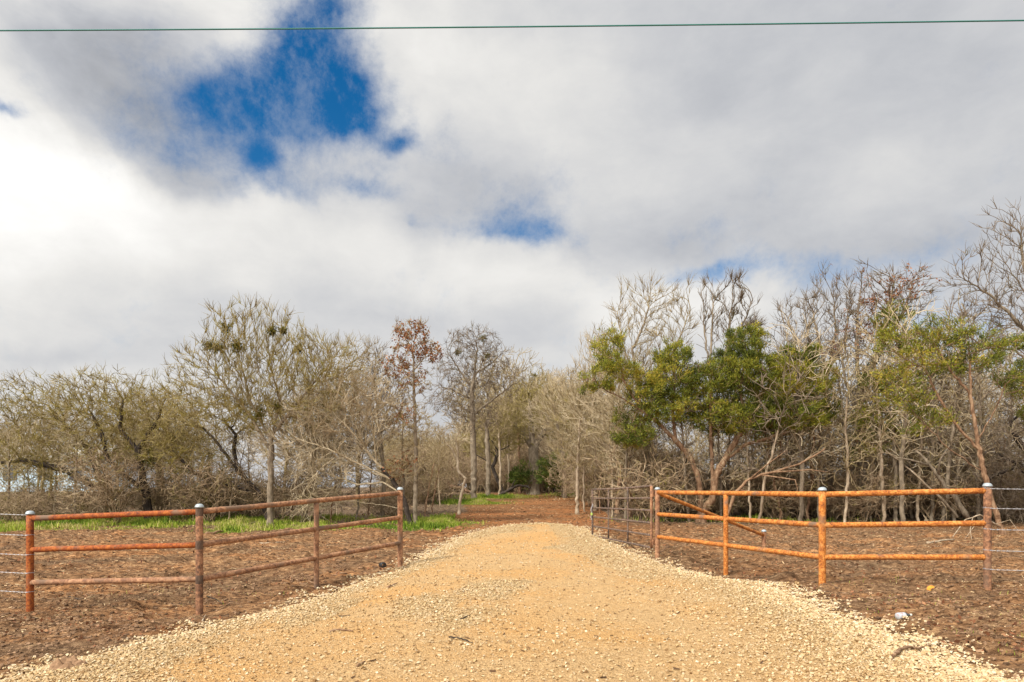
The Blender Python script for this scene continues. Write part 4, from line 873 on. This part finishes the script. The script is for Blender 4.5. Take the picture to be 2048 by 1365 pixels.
# --- tangled brush and the far wood, as masses
def shrub_arrays(hh, n, rt, seg=.16, wide=.5):
    """a many stemmed tangle"""
    P, par = [], []; k_ = 0
    ns = 9
    TR = [[(rs.normal(0, .12), rs.normal(0, .12), -.1), (rs.normal(0, .3), rs.normal(0, .3), hh * .35)] for _ in range(ns)]
    Ps, prs = [], []; off = 0
    for tr in TR:
        A = ell_pts(n // ns, (tr[1][0] * 1.8, tr[1][1] * 1.8, hh * rs.uniform(.45, .7)), (hh * wide, hh * wide, hh * .42))
        A = A[A[:, 2] > .05]
        p, q, st = grow([np.array(tr)], A, seg, seg * 1.5, (0, 0, .15), .3, maxit=60, mom=1.)
        p, q = add_twigs(p, q, st, 1, .4, 3, .0, 1.1, jit=.45)
        Ps.append(p); prs.append(np.where(q >= 0, q + off, -1)); off += len(p)
    P = np.concatenate(Ps); par = np.concatenate(prs)
    r, w = radii(P, par, .03, rt); r = np.minimum(r, .035)
    nc_ = np.bincount(par[par >= 0], minlength=len(P)); r = np.where(nc_ == 0, r * .35, r)
    return skin(P, par, r, w, None, 3)
def mass(protos_, spots_, mat, name, label, cat):
    Vs, Fs, off = [], [], 0
    for (x_, y_, s_, sz_) in spots_:
        V, f = protos_[rs.randint(len(protos_))]; a = rs.uniform(0, 6.28); c_, sn = math.cos(a), math.sin(a)
        Q = V @ np.array([[c_, sn, 0], [-sn, c_, 0], [0, 0, 1]]) * np.array([s_, s_, sz_]) + np.array([x_, y_, float(zt(x_, y_))])
        Vs.append(Q); Fs.append(f + off); off += len(V)
    return tag(obj(name, mesh(name, np.concatenate(Vs), np.concatenate(Fs), mat, True)), label, cat, kind='stuff')
SH = [shrub_arrays(h_, n_, .010) for h_, n_ in [(2.0, 560), (2.6, 700), (1.5, 430), (2.2, 600)]]
sp = []
for _ in range(26):      # behind the left fence
    dd = rs.uniform(23.5, 29); px = rs.uniform(-60, 800); s_ = rs.uniform(.6, 1.1) * (.75 if px < 180 else 1); sp.append(((px - 1024) / F * dd, dd + (.8 if px > 560 else 0), s_, s_ * rs.uniform(.7, 1.1)))
for _ in range(14):
    dd = rs.uniform(33, 46); px = rs.uniform(800, 890); s_ = rs.uniform(.7, 1.2); sp.append(((px - 1024) / F * dd, dd, s_, s_))
mass(SH, sp, m_twig_brush, 'brush', 'tangled leafless grey-brown brush behind the left fence', 'brush')
sp = []
for _ in range(58):
    px = rs.uniform(1290, 2120); dd = rs.uniform(25, 31); s_ = rs.uniform(.7, 1.25); sp.append(((px - 1024) / F * dd, dd, s_, s_ * rs.uniform(.7, 1.15)))
for _ in range(26):
    px = rs.uniform(1170, 1330); dd = rs.uniform(31, 42); s_ = rs.uniform(.8, 1.3); sp.append(((px - 1024) / F * dd, dd, s_, s_))
mass(SH, sp, m_twig_brush, 'brush', 'tangled leafless grey-brown brush behind the right fence and gate', 'brush')
def far_arrays(hh, n):
    tr = [(0, 0, -.2), (.1, 0, hh * .25), (-.1, 0, hh * .5)]
    P, par, st = grow([tr], ell_pts(n, (0, 0, hh * .62), (hh * .42, hh * .42, hh * .38)), .28, .42, (0, 0, .3), .35)
    P, par = add_twigs(P, par, st, 2, .6, 2, .4, .8); r, w = radii(P, par, .13, .013); return skin(P, par, r, w, None, 3)
FT = [far_arrays(h_, n_) for h_, n_ in [(7, 900), (6, 800), (8, 1000)]]
sp = []
for _ in range(46):
    dd = rs.uniform(56, 85); px = rs.uniform(780, 1330); s_ = rs.uniform(.7, 1.1); sp.append(((px - 1024) / F * dd, dd, s_, s_))
for _ in range(30):
    left = rs.rand() < .5; dd = rs.uniform(31, 50); px = rs.uniform(-150, 760) if left else rs.uniform(1340, 2250); s_ = rs.uniform(.55, .85) if left else rs.uniform(.6, .95); sp.append(((px - 1024) / F * dd, dd, s_, s_))
for _ in range(26):
    dd = rs.uniform(56, 75); px = rs.uniform(985, 1190); s_ = rs.uniform(1.1, 1.5); sp.append(((px - 1024) / F * dd, dd, s_, s_))
mass(FT, sp, m_twig_tan, 'distant_wood', 'leafless far wood closing the view behind the nearer trees', 'wood')
sp = []
for _ in range(60):
    dd = rs.uniform(50, 70); px = rs.uniform(850, 1250); s_ = rs.uniform(1, 1.7); sp.append(((px - 1024) / F * dd, dd, s_, s_))
mass(SH, sp, m_twig_brush, 'brush', 'low brown brush across the far end of the clearing', 'brush')

# ------------------------------------------------------------------ fallen wood and litter, each a thing of its own
def stick(name, label, cat, pts, r, mat, twigs=(), rough=.12):
    """pts: (px, py, height above ground) on the terrain; twigs branch off it"""
    def gp3(p):
        if len(p) == 4: return at(p[0], p[1], p[3])
        q = ground(p[0], p[1]); q[2] = float(surf_z(q[0], q[1])) + p[2]; return q
    P = [gp3(p) for p in pts]; Q = []
    for a, b_ in zip(P[:-1], P[1:]):
        for k in range(4): Q.append(a + (b_ - a) * k / 4 + (rs.normal(0, .25 * r, 3) if k else 0))
    Q.append(P[-1]); n = len(Q); rr = np.linspace(r, r * .45, n) * (1 + .15 * rs.randn(n).clip(-1, 1))
    parts = [tube(Q, rr, 8, rough=rough)]
    for tw in twigs:
        T_ = [gp3(p) for p in tw[1:]]; T_ = [Q[int(tw[0] * (n - 1))]] + T_; parts.append(tube(T_, np.linspace(r * .5, r * .2, len(T_)), 6, rough=rough))
    return tag(obj(name, mesh(name, *join(parts), mat, True)), label, cat)
stick('stick', 'curved knobbly brown root lying on the gravel edge at lower right', 'stick', [(1786, 1332, .03), (1800, 1318, .04), (1822, 1305, .04), (1838, 1302, .03), (1858, 1292, .02)], .017, m_bark_red, [(.1, (1782, 1338, .02))])
stick('stick', 'thin dark bent stick lying on the open gravel', 'stick', [(898, 1294, .015), (915, 1296, .02), (930, 1300, .02), (945, 1305, .012)], .009, m_bark_dark, [(.15, (902, 1300, .01))])
stick('stick', 'split piece of reddish bark lying flat on the gravel left of the bent stick', 'stick', [(658, 1280, .012), (680, 1277, .02), (706, 1279, .012)], .014, m_bark_red)
stick('stick', 'short brown stick on the gravel near the left edge below the second fence panel', 'stick', [(775, 1187, .01), (786, 1183, .02), (795, 1179, .02)], .016, m_bark_red)
stick('stick', 'small thin black twig on gravel left of the bent stick', 'stick', [(678, 1243, .01), (700, 1243, .012)], .007, m_bark_dark)
stick('stick', 'small slanting dark twig in the middle of the gravel', 'stick', [(921, 1256, .01), (940, 1250, .012)], .009, m_bark_dark)
stick('stick', 'reddish bark strip on gravel at the bottom of the view', 'stick', [(714, 1358, .01), (730, 1350, .015)], .012, m_bark_red)
stick('stick', 'tan twig lying crosswise on gravel near the gate', 'stick', [(1190, 1118, .01), (1206, 1118, .012)], .012, m_bark_grey)
stick('stick', 'brown stick leaning at the foot of the hinge post', 'stick', [(1316, 1110, .02), (1340, 1099, .06)], .018, m_bark_red)
stick('stick', 'long thin stick lying on the dirt behind the rightmost post', 'stick', [(1985, 1186, .02), (2035, 1184, .02)], .012, m_bark_red)
stick('stick', 'thin dark stick on the dirt right of the orange scrap', 'stick', [(1872, 1186, .015), (1902, 1190, .015)], .008, m_bark_dark)
stick('stick', 'curved dark twig on dirt right of the second fence post', 'stick', [(414, 1196, .015), (432, 1199, .02), (448, 1208, .015)], .009, m_bark_dark)
stick('stick', 'pale twig standing out of the dirt below the second fence post', 'stick', [(405, 1250, .01), (412, 1232, .02)], .010, m_bark_pale)
stick('stick', 'dark broken stick on dirt under the first fence panel', 'stick', [(140, 1195, .02), (162, 1202, .02)], .02, m_bark_dark)
stick('branch', 'pale branch lying on the grass edge under the second fence panel', 'branch', [(472, 1060, .03), (495, 1054, .08), (514, 1049, .1)], .03, m_bark_pale, [(.3, (488, 1044, .2)), (.1, (477, 1040, .25))])
stick('branch', 'long pale branch lying on the dirt beyond the second fence panel', 'branch', [(520, 1088, .02), (555, 1089, .03), (580, 1083, .03)], .02, m_bark_pale)
stick('branch', 'orange-brown log end on the dirt by the grass, just right of the second post', 'log', [(412, 1069, .03), (430, 1067, .04), (447, 1065, .04)], .05, m_bark_red)
stick('branch', 'long pale stick on the dirt beyond the rightmost fence panel', 'branch', [(1855, 1089, .02), (1880, 1087, .04), (1908, 1083, .04)], .035, m_bark_pale)
stick('branch', 'long arching orange-brown dead branch rising behind the right fence', 'branch', [(1452, 1045, .0, 23.5), (1470, 985, 0, 23.4), (1500, 958, 0, 23.3), (1545, 945, 0, 23.2), (1600, 928, 0, 23.1), (1650, 898, 0, 23.0)], .06, m_bark_red,
  [(.25, (1510, 985, 0, 23.2), (1560, 1000, 0, 23.0)), (.4, (1540, 925, 0, 23.1), (1575, 900, 0, 23)), (.6, (1620, 940, 0, 22.9), (1660, 945, 0, 22.8)), (.5, (1590, 960, 0, 23), (1600, 1000, 0, 22.9))])
stick('fallen_log', 'reddish fallen log propped against the tall grey tree beyond the driveway', 'log', [(870, 962, 0, 40), (900, 972, 0, 39.6), (930, 980, 0, 39.2), (950, 987, 0, 39)], .16, m_bark_red, [(.2, (880, 950, 0, 39.8), (872, 935, 0, 39.8)), (.5, (905, 955, 0, 39.5))])
stick('fallen_branch', 'black fallen limb arching over the ground at the far end of the clearing', 'branch', [(1000, 991, 0, 45), (1022, 978, 0, 45), (1040, 971, 0, 45), (1062, 976, 0, 45)], .12, m_bark_dark, [(.4, (1030, 960, 0, 45))])
stick('leaning_trunk', 'brown leaning trunk slanting down to the right behind the right fence', 'tree trunk', [(1936, 1036, 0, 23.2), (1900, 985, 0, 23.4), (1868, 940, 0, 23.6), (1830, 900, 0, 23.9)], .085, m_bark_grey, [(.6, (1880, 920, 0, 23.4), (1900, 890, 0, 23.3)), (.8, (1820, 920, 0, 23.8), (1790, 915, 0, 23.9))])
stick('leaning_trunk', 'thin grey leaning trunk lying in the thicket behind the rightmost panel', 'tree trunk', [(1915, 1035, 0, 24), (1880, 995, 0, 24.2), (1820, 940, 0, 24.4), (1770, 900, 0, 24.6)], .05, m_bark_pale)
stick('leaning_trunk', 'dark leaning trunk in the thicket behind the hinge end of the gate', 'tree trunk', [(1330, 1030, 0, 25), (1350, 985, 0, 25), (1362, 945, 0, 25), (1380, 905, 0, 25.1)], .05, m_bark_dark)
stick('fallen_branch', 'pale forked brush limb lying under the right end of the fence', 'branch', [(2000, 1055, 0, 19.8), (1960, 1030, 0, 19.4), (1930, 1040, 0, 19.2), (1905, 1075, 0, 19)], .025, m_bark_pale, [(.3, (1950, 1050, 0, 19.2), (1925, 1085, 0, 18.9)), (.5, (1940, 1060, 0, 19), (1945, 1090, 0, 18.8)), (.1, (2020, 1040, 0, 19.5), (2045, 1075, 0, 19.2))])
# heap of torn bark by the left intermediate post
for (cx, cy, n, w_, lab) in [(598, 1168, 46, 40, 'heap of torn bark and splintered wood left of the middle fence post'), (675, 1146, 14, 14, 'small knot of red-brown torn bark right of the middle fence post')]:
    parts = []
    for _ in range(n):
        q = ground(cx + rs.normal(0, w_ * .45), cy + rs.normal(0, 7)); q[2] = float(dirt_z(q[0], q[1])) + abs(rs.normal(0, .03)); a = rs.uniform(0, 3.14); L = rs.uniform(.05, .18)
        dv = np.array([math.cos(a), math.sin(a), rs.normal(0, .35)]) * L / 2; parts.append(tube([q - dv, q + rs.normal(0, .01, 3), q + dv], [.008, .013, .004], 5, rough=.2))
    tag(obj('bark_heap', mesh('bark_heap', *join(parts), m_bark_red, True)), lab, 'bark heap', kind='stuff')
# cut piece of black pipe
q = ground(766, 1134); q[2] = float(dirt_z(q[0], q[1])) + .045
m_black, t, b = principled('black_plastic', .45, .5); b.inputs['Base Color'].default_value = (.012, .013, .015, 1)
ro, ri = .052, .036; u = np.array([.55, -1., .1]); u /= np.linalg.norm(u)
prof = [(0, ri), (0, ro), (.012, ro * 1.12), (.03, ro * 1.12), (.032, ro), (.16, ro), (.16, ri), (0.0005, ri)]
e1, e2 = frame(u); th = np.linspace(0, 2 * np.pi, 24, endpoint=False); V = np.concatenate([q - u * (a - .05) + np.cos(th)[:, None] * e1 * r_ + np.sin(th)[:, None] * e2 * r_ for a, r_ in prof])
i = np.arange(len(prof) - 1)[:, None] * 24; j = np.arange(24)[None]; f = np.stack([i + j, i + (j + 1) % 24, i + (j + 1) % 24 + 24, i + j + 24], -1).reshape(-1, 4)
tag(obj('pipe_fitting', mesh('pipe_fitting', V, f, m_black, True)), 'short black plastic pipe fitting lying on dirt left of the fence end post', 'pipe')
# plastic bottle
q = ground(1803, 1264); q[2] = float(surf_z(q[0], q[1])) + .04
bt = empty('bottle', tuple(q), 'small discarded bottle with pale crumpled label and dark neck at the gravel edge', 'bottle')
m_lab, t, b = principled('bottle_label', .6, .3); t.link(t.ramp(t.noise(oc(t), 22, 3, .6), [(.35, (.34, .20, .19)), (.5, (.42, .44, .46)), (.65, (.58, .57, .55))]), b.inputs['Base Color'])
m_dk, t, b = principled('dark_bottle', .15, .6); b.inputs['Base Color'].default_value = (.02, .028, .035, 1)
ax = np.array([1, .25, .03]); ax /= np.linalg.norm(ax)
obj('label', mesh('label', *tube([ax * s_ for s_ in np.linspace(-.055, .035, 6)], [.034, .036, .035, .036, .034, .035], 18, rough=.04), m_lab, True), bt)
obj('body', mesh('body', *tube([ax * s_ for s_ in (.034, .045, .06, .075, .085, .105)], [.033, .033, .028, .018, .013, .012], 18), m_dk, True), bt)
m_pc, t, b = principled('pale_cap', .5, .4); b.inputs['Base Color'].default_value = (.6, .58, .5, 1)
obj('cap', mesh('cap', *tube([ax * .104, ax * .125], [.014, .014], 14), m_pc, True), bt)
# orange scrap
q = ground(1860, 1181); q[2] = float(surf_z(q[0], q[1])) + .035
m_or, t, b = principled('orange_scrap', .7, .2); t.link(t.ramp(t.noise(oc(t), 14, 4, .6), [(.3, (.62, .22, .03)), (.7, (.80, .34, .05))]), b.inputs['Base Color'])
ring_ = [(-.085, -.035), (-.055, .0), (-.02, .028), (.03, .036), (.075, .042), (.082, .0), (.06, -.03), (.01, -.048), (-.045, -.05)]
Vt = [(a, c_ * 1.2, .012 + .03 * (c_ + .05) / .09 + .006 * math.sin(a * 60)) for a, c_ in ring_]; Vb = [(a, c_ * 1.2, z_ - .007) for (a, c_), (_, _, z_) in zip(ring_, Vt)]
n = len(Vt); V = np.array(Vt + Vb + [(0, 0, .034), (0, 0, .022)]); f = [[i, (i + 1) % n, (i + 1) % n + n, i + n] for i in range(n)]
f += [[i, (i + 1) % n, 2 * n, 2 * n] for i in range(0)]
me = bpy.data.meshes.new('orange_scrap'); me.from_pydata([tuple(v) for v in V], [], [tuple(x_) for x_ in f] + [(i, (i + 1) % n, 2 * n) for i in range(n)] + [(i + n, (i + 1) % n + n, 2 * n + 1) for i in range(n)]); me.materials.append(m_or)
o = obj('plastic_scrap', me, loc=tuple(q - np.array([0, 0, .02]))); o.rotation_euler = (.25, 0, .1); tag(o, 'bright orange scrap lying on the dirt near the rightmost fence post', 'scrap')
# sod clump on the gravel edge
q = ground(138, 1345); q[2] = float(surf_z(q[0], q[1])); v_ = []; 
gx_, gy_ = np.meshgrid(np.linspace(-1, 1, 25), np.linspace(-1, 1, 25)); R_ = np.hypot(gx_, gy_)
Zc = .11 * np.sqrt(np.clip(1 - R_ ** 2, 0, 1)) * (1 + .9 * fbm(gx_ * .3, gy_ * .3, 9, 3, 3)) - .03; i = np.arange(24)[:, None] * 25; j = np.arange(24)[None]; a = i + j
f = np.stack([a, a + 1, a + 26, a + 25], -1).reshape(-1, 4); f = f[(R_.ravel()[f] < 1.02).all(1)]
V = np.stack([gx_ * .17, gy_ * .13, Zc], -1).reshape(-1, 3) + q
o = tag(obj('dirt_clump', mesh('dirt_clump', V, f, m_clod, False, np.full(len(V), .7) + .3 * rs.rand(len(V)))), 'rounded clump of earth sitting among pale stones at lower left', 'dirt clump')
# house glimpsed far beyond the trees at left
x_, y_ = (125 - 1024) / F * 58, 58.; z_ = float(zt(x_, y_))
m_sid, t, b = principled('pale_siding', .7, .3); c = oc(t); wv = t.n.new('ShaderNodeTexWave'); wv.bands_direction = 'Z'; wv.inputs['Scale'].default_value = 3; t.link(c, wv.inputs[0]); t.link(t.mix(wv.outputs[1], (.45, .58, .68), (.55, .68, .76)), b.inputs['Base Color'])
m_rf, t, b = principled('metal_roof', .5, .4); b.inputs['Base Color'].default_value = (.6, .6, .58, 1)
m_win, t, b = principled('dark_window', .1, .6); b.inputs['Base Color'].default_value = (.03, .05, .09, 1)
hr = empty('house', (x_, y_, z_), 'pale blue house glimpsed through the branches far behind the left fence', 'house')
obj('wall', mesh('wall', *boxv((0, 0, 1.3), (9, 5, 2.9)), m_sid), hr)
V = np.array([(-4.9, -3, 2.7), (4.9, -3, 2.7), (4.9, 0, 3.7), (-4.9, 0, 3.7), (-4.9, 3, 2.7), (4.9, 3, 2.7), (-4.9, -3, 2.82), (4.9, -3, 2.82), (4.9, 0, 3.82), (-4.9, 0, 3.82), (-4.9, 3, 2.82), (4.9, 3, 2.82)])
f = np.array([[0, 1, 2, 3], [3, 2, 5, 4], [6, 7, 8, 9], [9, 8, 11, 10], [0, 1, 7, 6], [4, 5, 11, 10], [0, 3, 9, 6], [3, 4, 10, 9], [1, 2, 8, 7], [2, 5, 11, 8]]); obj('roof', mesh('roof', V, f, m_rf), hr)
for wx in (-2.6, 0.2, 2.8): obj('window', mesh('window', *boxv((wx, -2.52, 1.5), (1.1, .08, 1.1)), m_win), hr)
